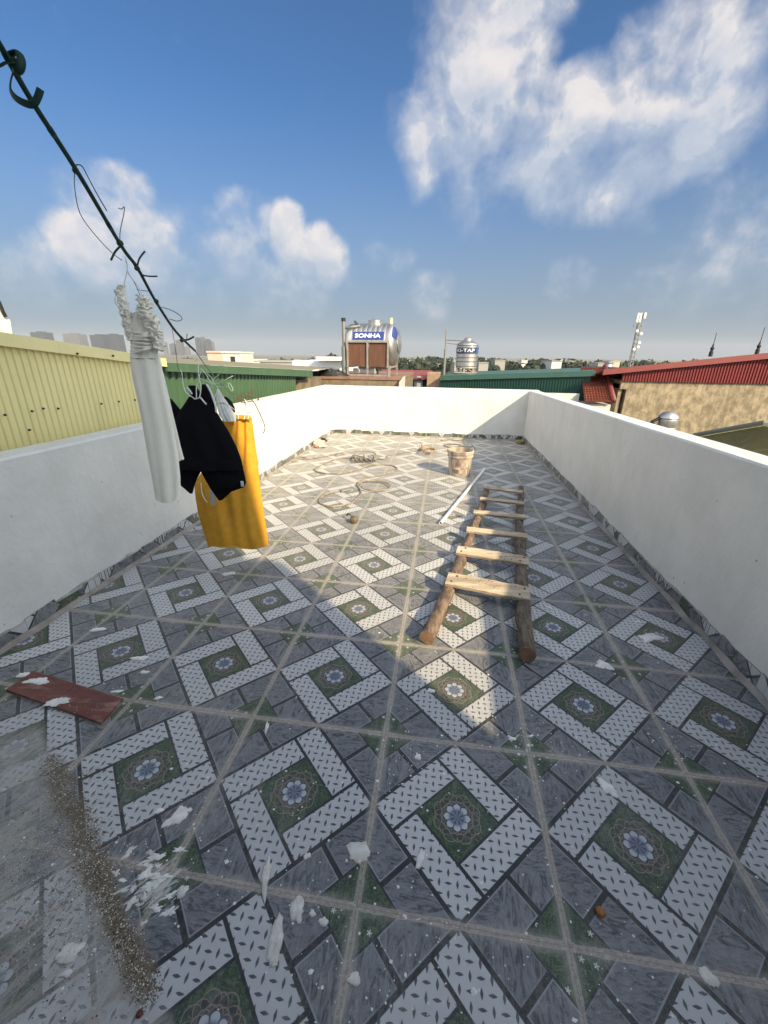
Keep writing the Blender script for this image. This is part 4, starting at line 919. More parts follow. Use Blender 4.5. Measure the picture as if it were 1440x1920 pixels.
# crumpled bags in the corners
def crumple(name, c, r, mt, seed, label, cat, flat=0.6):
    mb = MB(); rows = []
    for i in range(11):
        ph = math.pi * i / 10; row = []
        for k in range(20):
            an = k / 20 * 6.283; v = Vector((math.sin(ph) * math.cos(an), math.sin(ph) * math.sin(an), -math.cos(ph)))
            f = 1 + 0.55 * mnoise.noise(v * 2.2 + Vector((seed, 0, 0))) + 0.3 * mnoise.noise(v * 5 + Vector((0, seed, 0)))
            p = v * f * r; row.append(Vector(c) + Vector((p.x, p.y, max(0.002, p.z * flat + r * flat * .75))))
        rows.append(row)
    mb.grid(rows, True); return tag(mb.build(name, mt), label, cat)
crumple('crumpled_bag', atZ(598, 838, 0), 0.11, mat('pink_plastic', (0.62, 0.30, 0.24), 0.6, col2=(0.70, 0.55, 0.47), nscale=14), 2.0, 'crumpled pink plastic bag at the foot of the left wall near the far corner', 'bag')
crumple('crumpled_bag', atZ(606, 828, 0), 0.06, BLACK, 5.0, 'small black scrap beside the pink bag in the far left corner', 'scrap')
crumple('crumpled_bag', atZ(975, 832, 0), 0.07, mat('yellow_plastic', (0.35, 0.31, 0.12), 0.6, col2=(0.20, 0.18, 0.08), nscale=14), 8.0, 'crumpled yellowish wrapper in the far right corner', 'wrapper')

# broken red tile board
q = [atZ(11, 1294, 0.014), atZ(190, 1356, 0.014), atZ(231, 1311, 0.014), atZ(64, 1259, 0.014)]
BRD = mat('red_brown_glaze', (0.175, 0.062, 0.048), 0.6, col2=(0.115, 0.036, 0.028), nscale=7, namt=0.5, stretch=(1, 4, 1), streak=((5, 22, 1), 0.75, (0.33, 0.21, 0.18)), speck=(60, 0.20, (0.5, 0.48, 0.45)), bump=0.15)
bd = thing('tile_board', sum(q, Vector()) / 4 - Vector((0, 0, .014)), 'broken red brown tile strip with white plaster splashes lying at the left', 'tile')
def halfq(u0, u1):
    a = [q[0].lerp(q[1], u0), q[0].lerp(q[1], u1), q[3].lerp(q[2], u1), q[3].lerp(q[2], u0)]
    return a
mb = MB()
for u0, u1 in ((0, .50), (.505, 1)):
    h = halfq(u0, u1); mb.prism([p + Vector((0, 0, -.008)) for p in h], (0, 0, 0.012))
mb.prism([p * 1.0 + Vector((0, 0, -.013)) for p in q], (0, 0, 0.006), 1)
mb.build('glazed_strip', [BRD, CONC], bd)

# plaster splats
def splat(px, py, rw, rh, ang, seed, z=0.0, hgt=0.006, mt=None, parent=None, label=None, group=None, name='plaster_splat', rag=0.35):
    c = atZ(px, py, z); rnd = random.Random(seed); K = 36; mb = MB(); rows = []
    ex = Vector((math.cos(ang), math.sin(ang), 0)); ey = Vector((-math.sin(ang), math.cos(ang), 0))
    rad = []
    for k in range(K):
        a = 2 * math.pi * k / K
        rad.append(max(0.3, 1 + rag * 1.6 * mnoise.noise((math.cos(a) * 1.2 + seed, math.sin(a) * 1.2, seed)) + rag * .8 * mnoise.noise((math.cos(a) * 4 + seed, math.sin(a) * 4, 3))))
    for f, h in ((1.02, 0.0004), (.97, .45), (.80, .8), (.5, 1.0), (.25, 1.0), (0.02, 1.0)):
        row = []
        for k in range(K):
            a = 2 * math.pi * k / K; p = c + ex * (math.cos(a) * rw * rad[k] * f) + ey * (math.sin(a) * rh * rad[k] * f)
            n = 0 if h < .01 else 0.5 * mnoise.noise((p.x * 38, p.y * 38, seed)) + .25 * mnoise.noise((p.x * 90, p.y * 90, seed))
            row.append(p + Vector((0, 0, max(0.0006, hgt * (h + n)) if h > .01 else .0005)))
        rows.append(row)
    mb.grid(rows, True, 0, True)
    o = mb.build(name, mt or PLASTERW, parent, smooth=True)
    if label: tag(o, label, 'plaster', group)
    return o
GS = 'plaster splats dried on the tiles'
SPL = [
 (1139, 1478, .050, .024, -1.0, 1, 'smooth white plaster blob on the pale border of the right front flower tile', PLASTERW),
 (671, 1598, .040, .036, 0, 2, 'rough grey white plaster lump on the grout line in front of the centre', PLASTER),
 (788, 1610, .036, .012, 1.35, 3, 'thin white plaster streak on the tile left of the centre flower', PLASTERW),
 (333, 1532, .052, .026, 1.0, 4, 'bright white hooked plaster splat in front of the left flower tile', PLASTERW),
 (299, 1521, .018, .012, .3, 44, 'little plaster crumb left of the bright white hooked splat', PLASTERW),
 (356, 1519, .010, .010, .3, 45, 'little plaster crumb right of the bright white hooked splat', PLASTERW),
 (516, 1764, .022, .055, .25, 5, 'oval pale plaster patch at the front between two flower tiles', PLASTER),
 (499, 1645, .014, .062, .25, 6, 'long thin pale plaster smear above the oval patch', PLASTER),
 (556, 1703, .024, .034, .3, 7, 'ragged pale plaster patch right of the long thin smear', PLASTER),
 (606, 1729, .016, .012, .3, 8, 'small pale crumb of plaster right of the ragged patch', PLASTER),
 (576, 1605, .013, .011, .3, 9, 'small round cream plaster dot on the slate tile', PLASTER),
 (1218, 1196, .085, .035, .2, 10, 'torn white plaster splat near the right parapet', PLASTERW),
 (1197, 1166, .02, .012, .2, 11, 'small white plaster chip above the torn splat by the right parapet', PLASTERW),
 (1133, 1248, .055, .036, -.6, 12, 'white plaster lump right of the ladder foot on a grout crossing', PLASTERW),
 (1328, 1832, .026, .024, .3, 13, 'cream plaster crumb pile on the front right grout line', PLASTER),
 (184, 1181, .048, .020, .2, 14, 'flat oval plaster splat near the left parapet', PLASTERW),
 (262, 1235, .050, .018, .25, 15, 'flat oval plaster splat on the pale tile right of the red board', PLASTERW),
 (271, 1261, .026, .014, .25, 16, 'small grey plaster spot right of the red board', PLASTER),
 (218, 1297, .030, .009, .35, 17, 'thin white plaster dash at the right end of the red board', PLASTERW),
 (297, 1309, .022, .010, .5, 18, 'white plaster crumb on the grout right of the red board', PLASTERW),
 (1320 - 190, 1830 - 130, .008, .008, 0, 19, None, PLASTER),
 (130, 1788, .036, .024, .5, 20, 'pale ring shaped plaster blotch on the dusty tiles at front left', PLASTER),
 (125, 1825, .018, .010, .3, 21, 'small pale plaster chip below the ring shaped blotch', PLASTER),
 (342, 1672, .016, .018, .3, 22, 'small cream plaster patch right of the big lime spill', PLASTER),
 (500, 1366, .008, .040, .25, 23, 'thin curved white plaster thread at the grout left of centre', PLASTERW),
 (784, 1418, .013, .018, .2, 24, 'small white plaster specks group on the centre slate tile', PLASTERW),
 (808, 1296, .022, .014, .0, 25, 'small white plaster chip on the half sunlit flower tile', PLASTERW),
 (430, 1076, .06, .028, .3, 26, 'broad pale plaster stain under the yellow skirt', PLASTERW),
 (1029, 1140, .042, .007, -.75, 27, 'white plaster stick beside the foot of the right ladder pole', PLASTERW),
 (960, 1385, .02, .012, .2, 28, 'white crumb of plaster at the tip of the sunlit patch', PLASTERW),
 (663, 1836, .020, .016, .2, 29, 'pale plaster crumb on the front grout line', PLASTER),
 (586, 1712, .010, .012, .2, 30, 'tiny grey plaster pellet right of the ragged patch', PLASTER),
]
for (px, py, rw, rh, an, sd, lab, mt) in SPL:
    if lab: splat(px, py, rw * .86, rh * .86, an, sd, mt=mt, label=lab, group=GS, hgt=0.007 if max(rw, rh) > .03 else .005)
for (px, py, rw, rh, an, sd) in ((70, 1277, .055, .020, .15, 61), (108, 1316, .048, .026, .3, 62)):
    splat(px, py, rw, rh, an, sd, z=0.018, hgt=0.004, mt=PLASTERW, parent=bd)
tag(splat(42 * 1.05 + 0, 1266, .030, .018, .2, 63, mt=PLASTERW), 'white plaster splat against the far edge of the red board', 'plaster', GS)
# the big lime spill: a ragged cluster of flakes
ls = thing('lime_spill', atZ(270, 1680, 0), 'wide ragged lime spill on the dusty tiles at the front left', 'plaster')
rnd = random.Random(21)
for k in range(26):
    px = 268 + rnd.gauss(0, 30); py = 1662 + rnd.gauss(0, 34) + (265 - px) * 0.15
    splat(px, py, rnd.uniform(.006, .026), rnd.uniform(.004, .012), rnd.uniform(-.2, 1.2), 100 + k, mt=PLASTER if k % 2 else PLASTERW, hgt=.0025, parent=ls, name='flake', rag=0.8)
# snail shell like bits
c = atZ(1125, 1712, 0); mb = MB(); mb.lathe([(0.001, 0.001), (.012, .002), (.014, .008), (.009, .014), (.001, .016)], c, 12); tag(mb.build('bottle_cap', mat('amber_cap', (0.30, 0.12, 0.03), 0.4), smooth=True), 'small amber cap on the slate tile at front right', 'cap')
c = atZ(262, 1902, 0); mb = MB(); mb.lathe([(0.001, 0.001), (.008, .002), (.007, .007), (.001, .008)], c, 10); tag(mb.build('pebble', mat('dark_red_pebble', (0.10, 0.02, 0.015), 0.6), smooth=True), 'dark red pebble on the dusty tiles at the front left edge', 'pebble')

# crumbs of plaster and grains of sand nobody could count
def scatter(name, n, fn, mats, seed):
    rnd = random.Random(seed); mb = MB()
    for _ in range(n):
        r_ = fn(rnd)
        if r_ is None: continue
        p, s, m_ = r_; a = rnd.uniform(0, 6.28); k = rnd.choice((4, 5, 6)); h = s * rnd.uniform(.25, .7)
        ring = [Vector((p.x + math.cos(a + j / k * 6.283) * s * rnd.uniform(.6, 1.2), p.y + math.sin(a + j / k * 6.283) * s * rnd.uniform(.5, 1.1), 0.0006)) for j in range(k)]
        b = len(mb.v); mb.v += ring + [Vector((p.x, p.y, h))]
        for j in range(k): mb.face((b + j, b + (j + 1) % k, b + k), m_)
    o = mb.build(name, mats, origin=(0, 0, 0)); return tag(o, kind='stuff')
cl_ = [(atZ(x, y), r) for x, y, r in ((1265, 1390, .07), (1130, 1250, .14), (980, 1385, .06), (300, 1640, .25), (640, 1840, .18), (785, 1425, .07), (1240, 1220, .16), (250, 1250, .18), (650, 1480, .12), (330, 1540, .12), (860, 1480, .25), (1075, 1690, .2), (110, 1600, .3), (1010, 1400, .12), (530, 1700, .2), (760, 1780, .12))]
def crumb(r):
    if r.random() < .55:
        c, q = r.choice(cl_); p = c + Vector((r.gauss(0, q), r.gauss(0, q), 0))
    else: p = Vector((r.uniform(-2.05, 1.7), r.uniform(-.3, 1) ** 1 * 3.2 + .2, 0))
    return p, min(.010, .0014 + r.expovariate(1 / .0014)), 0
scatter('plaster_crumbs', 1300, crumb, [PLASTERW], 5)
SAND = [mat('sand_grain', (0.235, 0.19, 0.13), 0.95, col2=(0.13, 0.10, 0.065), nscale=40), mat('grit_grain', (0.06, 0.046, 0.03), 0.95), PLASTER]
path = [atZ(x, y) for x, y in ((95, 1418), (112, 1462), (150, 1520), (172, 1570), (188, 1620), (196, 1672), (218, 1720), (240, 1770), (262, 1815), (285, 1868))]
wid = [.03, .060, .066, .058, .055, .040, .022, .042, .040, .03]
def sand(r):
    u = r.uniform(0, len(path) - 1.001); i = int(u); f = u - i; c = path[i].lerp(path[i + 1], f); w = wid[i] + (wid[i + 1] - wid[i]) * f
    p = c + Vector((r.gauss(-.1, .42) * w, r.gauss(-.1, .36) * w, 0)); m_ = 0 if r.random() < .62 else (1 if r.random() < .66 else 2)
    return p, r.uniform(.0009, .0025) * (1.6 if r.random() < .06 else 1), m_
side = [(atZ(78, 1560), .055, .02), (atZ(118, 1592), .05, .018), (atZ(105, 1690), .05, .02), (atZ(165, 1455), .03, .02), (atZ(215, 1635), .03, .02), (atZ(60, 1610), .07, .02)]
def sand2(r):
    if r.random() < .82: return sand(r)
    c, a, b = r.choice(side); u, v = r.gauss(0, a), r.gauss(0, b); p = c + Vector((u * .62 + v * .78, u * .78 - v * .62, 0))
    return p, r.uniform(.0008, .0020), (0 if r.random() < .75 else 1)
scatter('swept_sand', 9500, sand2, SAND, 9)
def grit(r):
    p = atZ(r.gauss(110, 75), r.gauss(1640, 130)); return p, r.uniform(.001, .0028), (0 if r.random() < .6 else (1 if r.random() < .4 else 2))
scatter('loose_grit', 1800, grit, SAND, 10)

# ------------------------------------------------------------------ clothes line and washing
LINE = [(-40, 25), (0, 85), (60, 190), (145, 322), (228, 462), (258, 503), (292, 565), (330, 622), (366, 658)]
def arc(pts):
    a = [0]
    for p, q in zip(pts, pts[1:]): a.append(a[-1] + math.hypot(q[0] - p[0], q[1] - p[1]))
    return a
def dline(s): return 1.0 / max(.2, 1.333 - 1.10 * s / 838)
AL = arc(LINE)
def dpx(px, py):
    best = min(range(len(LINE)), key=lambda i: (LINE[i][0] - px) ** 2 + (LINE[i][1] - py) ** 2); return dline(AL[best] - AL[1])
ROPE = mat('green_plastic_rope', (0.004, 0.040, 0.032), 0.55, col2=(0.003, 0.026, 0.022), nscale=30, spec=0.2)
WIREG = mat('dark_green_wire', (0.012, 0.035, 0.032), 0.5)
WIREW = mat('white_coated_wire', (0.62, 0.63, 0.60), 0.5)
WIREL = mat('pale_green_wire', (0.40, 0.56, 0.44), 0.5)
WIRER = mat('rusty_wire', (0.10, 0.055, 0.035), 0.8)
end_w = Vector((-2.16, 4.36, 0.985))
rope_pts = [at(x, y, dline(a - AL[1])) for (x, y), a in zip(LINE, AL)]
rp = thing('clothes_line', rope_pts[0], 'taut dark green plastic clothes line running from upper left down to the left parapet', 'clothes line')
pts = smooth_path(rope_pts, 5)
mb = MB(); mb.tube([rope_pts[0] + (rope_pts[0] - rope_pts[1]) * 1.2] + pts, 0.0058, 8)
for k in range(0, len(pts) - 1, 3):
    if k % 6 == 0: mb.tube([pts[k], pts[k].lerp(pts[k + 1], .5)], 0.0066, 8)
mb.build('rope', ROPE, rp, smooth=True)
mb = MB(); mb.tube(smooth_path([rope_pts[-1], at(402, 706, 2.9), at(445, 744, 3.7), end_w + Vector((0, 0, .02))], 5), 0.003, 6); mb.build('thin_tail', WIREG, rp)
mb = MB(); mb.lathe([(0.012, -.01), (.012, .004), (.005, .008), (.005, .04), (.001, .041)], end_w, 8); mb.build('wall_hook', WIRER, rp)
def strap(name, pxs, w, mt, d=None, fl_=.22):
    dd = [d or dpx(*p) for p in pxs]; P_ = smooth_path([at(x, y, q) for (x, y), q in zip(pxs, dd)], 5)
    m_ = MB(); m_.tube(P_, w, 8, flat=fl_); return m_.build(name, mt, rp, smooth=True)
strap('strap_end', [(27, 128), (20, 152), (20, 170), (30, 184), (48, 194), (62, 195), (70, 184), (76, 167)], 0.0062, ROPE, 0.80)
strap('strap_knot', [(8, 108), (22, 101), (34, 99), (40, 110), (38, 126), (30, 132), (22, 122), (14, 108), (28, 116), (34, 128)], 0.0075, ROPE, 0.785, .5)
strap('strap_end', [(-20, 112), (-4, 124), (10, 118), (26, 116)], 0.0055, ROPE, 0.77)
strap('strap_end', [(-14, 78), (2, 92), (14, 104), (26, 112)], 0.0055, ROPE, 0.775)
for pxs, w, d in (([(140, 322), (140, 352), (150, 400), (178, 440), (210, 474), (229, 488)], .0011, 1.13), ([(138, 316), (144, 309), (154, 312), (164, 330), (182, 364), (200, 395)], .0016, 1.13),
                  ([(226, 464), (225, 436), (232, 402), (233, 388), (228, 392), (222, 390)], .0013, 1.36), ([(227, 460), (216, 472), (208, 488)], .0034, 1.36),
                  ([(257, 504), (260, 488), (266, 478), (272, 471)], .0032, 1.5), ([(258, 506), (266, 515), (280, 518), (295, 518)], .0028, 1.5),
                  ([(303, 576), (322, 582), (338, 592), (341, 599), (332, 602), (318, 598)], .0016, 1.85), ([(240, 512), (252, 530), (262, 552), (266, 560)], .0012, 1.42), ([(257, 543), (268, 545), (280, 546)], .0012, 1.5),
                  ([(340, 637), (352, 637), (364, 631)], .005, 2.2), ([(350, 636), (351, 626)], .002, 2.2), ([(322, 612), (328, 648), (334, 690), (342, 706)], .0013, 2.1)):
    P_ = smooth_path([at(x, y, d) for x, y in pxs], 4); m_ = MB(); m_.tube(P_, w, 6); m_.build('tie_wire', WIREG, rp, smooth=True)
def kn(px, py, d, r, name='knot'):
    m_ = MB(); c = at(px, py, d); m_.lathe([(0.001, -r), (r * .8, -r * .6), (r, 0), (r * .8, r * .6), (.001, r)], c, 8); m_.build(name, ROPE, rp, smooth=True)
kn(142, 320, 1.13, .009); kn(225, 456, 1.36, .011); kn(257, 503, 1.5, .010); kn(293, 565, 1.72, .010); kn(341, 638, 2.2, .011)

FH = Vector((CAM_F.x, CAM_F.y, 0)).normalized(); RH = Vector((FH.y, -FH.x, 0))
def zc(x, y): return (180 + x / 3.556, 500 + y / 3.556)
def loft(mb, rows, d, thick=0.35, folds=6, famp=0.06, seed=1, m=0, K=56, hem=0.0, sub=4, top=True, flip=False):
    rr = []
    for i in range(len(rows) - 1):
        for j in range(sub):
            u = j / sub; rr.append([rows[i][q] + (rows[i + 1][q] - rows[i][q]) * u for q in range(3)])
    rr.append(list(rows[-1])); out = []; n = len(rr)
    for i, (y, xl, xr) in enumerate(rr):
        x0, yy = zc((xl + xr) / 2, y); hw = (xr - xl) / 2 / 3.556 / FOC * d; c = at(x0, yy, d); v = i / (n - 1); row = []
        for k in range(K):
            a = 2 * math.pi * k / K
            vf = (1.0 - 0.75 * v) * (0.45 + 0.55 * max(0, ca_ := math.cos(a))) if flip else (0.35 + 0.65 * v)
            f = 1 + famp * vf * math.sin(folds * a + seed + 1.2 * mnoise.noise((v * 2, seed, 0))) + famp * 1.0 * mnoise.noise((math.cos(a) * 2 + seed, math.sin(a) * 2, v * 2.5))
            ca = math.cos(a); sa = math.sin(a)
            p = c + RH * ca * hw * (1 + .02 * mnoise.noise((a, v * 6, seed))) + FH * sa * hw * thick * f * 1.0
            p += FH * (famp * 0.45 * (vf if flip else 1) * hw * math.sin(folds * ca * 1.7 + seed + v) * abs(sa))
            if i == n - 1 and hem: p.z += hem * (math.sin(3 * a + seed) + .5 * math.sin(7 * a))
            row.append(p)
        out.append(row)
    b = len(mb.v); mb.grid(out, True, m)
    if top: mb.face(range(b + K - 1, b - 1, -1), m)
CREAM = mat('cream_cloth', (0.82, 0.80, 0.72), 0.9, col2=(0.75, 0.73, 0.64), nscale=9, bump=0.2, bscale=160)
BLK = mat('black_cloth', (0.004, 0.004, 0.006), 0.95, spec=0.1)
OCH = mat('ochre_cloth', (0.60, 0.31, 0.035), 0.95, col2=(0.50, 0.25, 0.028), nscale=26, bump=0.35, bscale=240, spec=0.2)
WHC = mat('white_cloth', (0.66, 0.67, 0.66), 0.9, col2=(0.52, 0.54, 0.56), nscale=12, bump=0.2)
# dress
dz = 1.40
dr = thing('dress', at(zc(230, 560)[0], zc(0, 560)[1], dz), 'long cream dress with ruffled shoulder straps, hanging nearest on the clothes line', 'dress')
mb = MB(); loft(mb, [(305, 252, 335), (340, 240, 358), (400, 234, 388), (460, 236, 408), (520, 235, 418), (570, 232, 412), (610, 228, 420)], dz, .42, 9, .07, 2); mb.build('bodice', CREAM, dr, smooth=True)
mb = MB()
loft(mb, [(600, 228, 420), (660, 230, 436), (720, 238, 446), (800, 256, 462), (900, 280, 484), (1000, 300, 504), (1100, 318, 522), (1200, 336, 538), (1300, 354, 552), (1400, 372, 562), (1500, 390, 562), (1560, 402, 556)], dz, .36, 4, .13, 3, hem=.004)
mb.build('front_leg', CREAM, dr, smooth=True)
mb = MB(); loft(mb, [(640, 330, 430), (720, 345, 452), (800, 370, 472), (900, 400, 494), (1000, 425, 517), (1100, 450, 541), (1200, 470, 565), (1285, 490, 588)], dz + .10, .34, 3, .08, 8, hem=.003); mb.build('rear_leg', CREAM, dr, smooth=True)
mb = MB()
for k in range(9):
    pts_ = [at(*zc(232 + 170 * u, 440 + 16 * k + 12 * math.sin(u * 3 + k) - 18 * u), dz - .036 + .02 * abs(u - .5) * 3) for u in [j / 9 for j in range(10)]]
    mb.tube(smooth_path(pts_, 3), 0.0034, 6)
mb.build('gathering', CREAM, dr, smooth=True)
def ruffle(pxs, w, seed, dd):
    m_ = MB(); P_ = smooth_path([at(*zc(x, y), dd) for x, y in pxs], 16); rows = []
    for i, p in enumerate(P_):
        u = i / (len(P_) - 1); ww = w * (.65 + .35 * math.sin(u * 3.14) + .25 * mnoise.noise((u * 9, seed, 0))); row = []
        for k in range(22):
            a = 2 * math.pi * k / 22; r_ = ww * (1 + .75 * mnoise.noise((math.cos(a) * 2.2, math.sin(a) * 2.2 + u * 22, seed)) + .6 * mnoise.noise((math.cos(a) * 5, math.sin(a) * 5 + u * 34, seed + 3)))
            row.append(p + RH * math.cos(a) * r_ + FH * math.sin(a) * r_ * .8 + Vector((0, 0, .5 * ww * mnoise.noise((u * 22, a, seed)))))
        rows.append(row)
    m_.grid(rows, True, 0, True); return m_.build('ruffled_strap', CREAM, dr, smooth=True)
ruffle([(170, 122), (158, 165), (172, 230), (196, 310), (212, 380), (222, 440), (232, 490)], .0150, 2, dz - .01)
ruffle([(312, 196), (320, 240), (326, 290), (352, 350), (385, 420), (410, 490), (420, 560)], .0225, 5, dz - .015)
mb = MB(); mb.tube(smooth_path([at(*zc(x, y), dz) for x, y in ((195, -62), (204, -20), (208, 20), (198, 70), (184, 130))], 5), .0016, 6); mb.tube(smooth_path([at(*zc(x, y), dz) for x, y in ((210, 30), (240, 80), (280, 130), (305, 180), (315, 230))], 5), .0014, 6)
mb.tube(smooth_path([at(*zc(x, y), dz) for x, y in ((128, 205), (126, 235), (138, 258), (158, 275))], 4), .0012, 6)
mb.build('hanger_wire', WIREW, dr)
# black jacket
bz = 2.32
bj = thing('jacket', at(*zc(750, 1100), bz), 'black jacket with pale piping hanging between the cream dress and the yellow skirt', 'jacket')
mb = MB(); loft(mb, [(868, 618, 698), (900, 600, 735), (930, 580, 765), (955, 562, 790), (985, 548, 816), (1040, 524, 848), (1100, 530, 884), (1200, 556, 936), (1280, 572, 966), (1292, 553, 970), (1345, 557, 980)], bz, .34, 5, .08, 4); mb.build('body', BLK, bj, smooth=True)
mb = MB(); loft(mb, [(1330, 556, 728), (1365, 558, 700), (1410, 560, 676), (1460, 566, 656), (1490, 600, 650), (1512, 624, 644)], bz, .35, 3, .05, 2); mb.build('front_tail', BLK, bj, smooth=True)
mb = MB(); loft(mb, [(1330, 672, 980), (1365, 698, 986), (1440, 738, 1001), (1468, 755, 988), (1500, 776, 902), (1530, 798, 872), (1558, 818, 840)], bz, .30, 3, .05, 6); mb.build('front_tail', BLK, bj, smooth=True)
mb = MB(); loft(mb, [(880, 494, 502), (920, 500, 535), (960, 506, 568), (1040, 515, 590), (1200, 530, 600)], bz + .08, .4, 3, .05, 6); mb.build('sleeve', BLK, bj, smooth=True)
mb = MB(); loft(mb, [(784, 706, 736), (830, 698, 764), (880, 690, 786), (930, 712, 800), (968, 770, 806)], bz + .03, .45, 3, .08, 6); mb.build('collar', BLK, bj, smooth=True)
mb = MB(); loft(mb, [(792, 616, 660), (830, 620, 690), (880, 640, 700)], bz + .05, .6, 3, .08, 9); mb.build('collar', BLK, bj, smooth=True)
def px_tube(mb, pxs, r, d, k=5): mb.tube(smooth_path([at(*zc(x, y), d) for x, y in pxs], k), r, 6)
mb = MB(); px_tube(mb, [(738, 786), (762, 828), (782, 880), (798, 930), (802, 970)], .006, bz - .02); px_tube(mb, [(606, 806), (622, 822), (640, 850)], .005, bz - .02); px_tube(mb, [(696, 872), (715, 895), (735, 918)], .004, bz - .09); mb.build('pale_piping', WHC, bj)
mb = MB(); c = at(*zc(975, 1448), bz - .03); mb.box(c, (.016, .004, .03)); mb.build('care_label', WHC, bj)
mb = MB(); px_tube(mb, [(662, 628), (672, 618), (684, 640), (682, 700), (690, 760), (670, 800), (668, 880), (640, 868), (602, 840), (586, 805), (578, 760), (572, 705), (560, 690)], .0026, bz - .06); px_tube(mb, [(690, 760), (700, 800), (690, 870), (668, 880)], .0026, bz - .06); mb.build('wire_hanger', WIREW, bj)
# yellow skirt
yz = 2.80
ys = thing('skirt', at(*zc(950, 1400), yz), 'long mustard yellow skirt hanging behind the black jacket', 'skirt')
mb = MB(); loft(mb, [(992, 852, 1030), (1004, 846, 1036), (1040, 842, 1044), (1150, 812, 1058), (1250, 775, 1070), (1350, 715, 1082), (1450, 657, 1095), (1550, 666, 1108), (1650, 686, 1122), (1750, 712, 1137), (1810, 730, 1146), (1852, 745, 1152)], yz, .30, 9, .26, 1, hem=.010, sub=5, K=110, flip=True); mb.build('cloth', OCH, ys, smooth=True)
mb = MB()
for k in range(3): px_tube(mb, [(846, 996 + 6 * k), (900, 1000 + 5 * k), (960, 1004 + 4 * k), (1036, 1006 + 4 * k)], .006, yz - .055)
mb.build('waistband', OCH, ys, smooth=True)
mb = MB(); px_tube(mb, [(990, 885), (1002, 905), (1000, 940), (985, 955), (930, 972), (860, 998)], .003, yz - .03); px_tube(mb, [(1000, 940), (1015, 965), (1030, 1000)], .003, yz - .03)
for x in (870, 905, 945, 985, 1010): px_tube(mb, [(x, 985), (x + 6, 1000), (x + 2, 1018)], .003, yz - .06)
mb.build('peg_hanger', WIREW, ys)
mb = MB(); mb.prism([at(*zc(x, y), yz - .135) for x, y in ((754, 1462), (788, 1462), (795, 1590), (766, 1590))], FH * .003); mb.build('grey_ribbon', mat('grey_ribbon', (0.30, 0.31, 0.32), .8), ys)
mb = MB(); px_tube(mb, [(700, 1440), (705, 1500), (722, 1545), (742, 1572)], .003, yz - .14); mb.build('white_cord', WIREW, ys)
# pale tops behind
wt = thing('blouse', at(*zc(850, 950), 2.72), 'grey white blouse with a black strap, bunched on a hanger above the yellow skirt', 'blouse')
mb = MB(); loft(mb, [(815, 806, 818), (850, 800, 838), (900, 804, 872), (950, 812, 905), (990, 822, 930), (1030, 850, 935)], 2.72, .5, 7, .14, 5); mb.build('cloth', WHC, wt, smooth=True)
mb = MB(); loft(mb, [(868, 848, 872), (900, 868, 905), (940, 892, 926), (972, 905, 928)], 2.78, .5, 3, .05, 5); mb.build('black_strap', BLK, wt, smooth=True)
mb = MB(); px_tube(mb, [(700, 680), (735, 720), (760, 765), (800, 792), (812, 825), (790, 870), (800, 905), (860, 908), (925, 955)], .0026, 2.70); mb.build('wire_hanger', WIREW, wt)
mb = MB()
for q in ([(770, 785), (820, 778), (870, 750), (914, 728)], [(826, 715), (790, 745), (778, 770), (800, 795), (840, 803), (880, 800)], [(880, 772), (885, 800), (905, 828), (912, 812), (890, 775)], [(800, 792), (770, 740), (740, 712)], [(700, 700), (690, 740), (730, 760), (790, 790)]): px_tube(mb, q, .0026, 2.66)
mb.build('twisted_twine', WIREL, wt)
pc = thing('cloth', at(*zc(1060, 1150), 3.2), 'thin white cloth hanging at the right edge of the yellow skirt', 'cloth')
mb = MB(); loft(mb, [(962, 1004, 1036), (1000, 1012, 1064), (1100, 1032, 1078), (1200, 1054, 1092), (1322, 1082, 1108)], 3.2, .5, 4, .12, 3); mb.build('fabric', WHC, pc, smooth=True)
mb = MB(); px_tube(mb, [(1036, 885), (1060, 915), (1090, 975), (1118, 1040), (1127, 1080), (1112, 1114)], .0035, 3.2); px_tube(mb, [(985, 880), (1000, 930), (1015, 965), (1030, 975)], .003, 3.15); mb.build('hook_wire', WIRER, pc)
mb = MB()
for q in ([(925, 905), (960, 855), (1000, 872), (1042, 815), (1030, 880), (970, 892), (940, 862)], [(950, 890), (985, 840), (1020, 868), (1050, 850)], [(930, 880), (975, 905), (1040, 895)]): px_tube(mb, q, .003, 3.15)
mb.build('rusty_tangle', WIRER, pc)

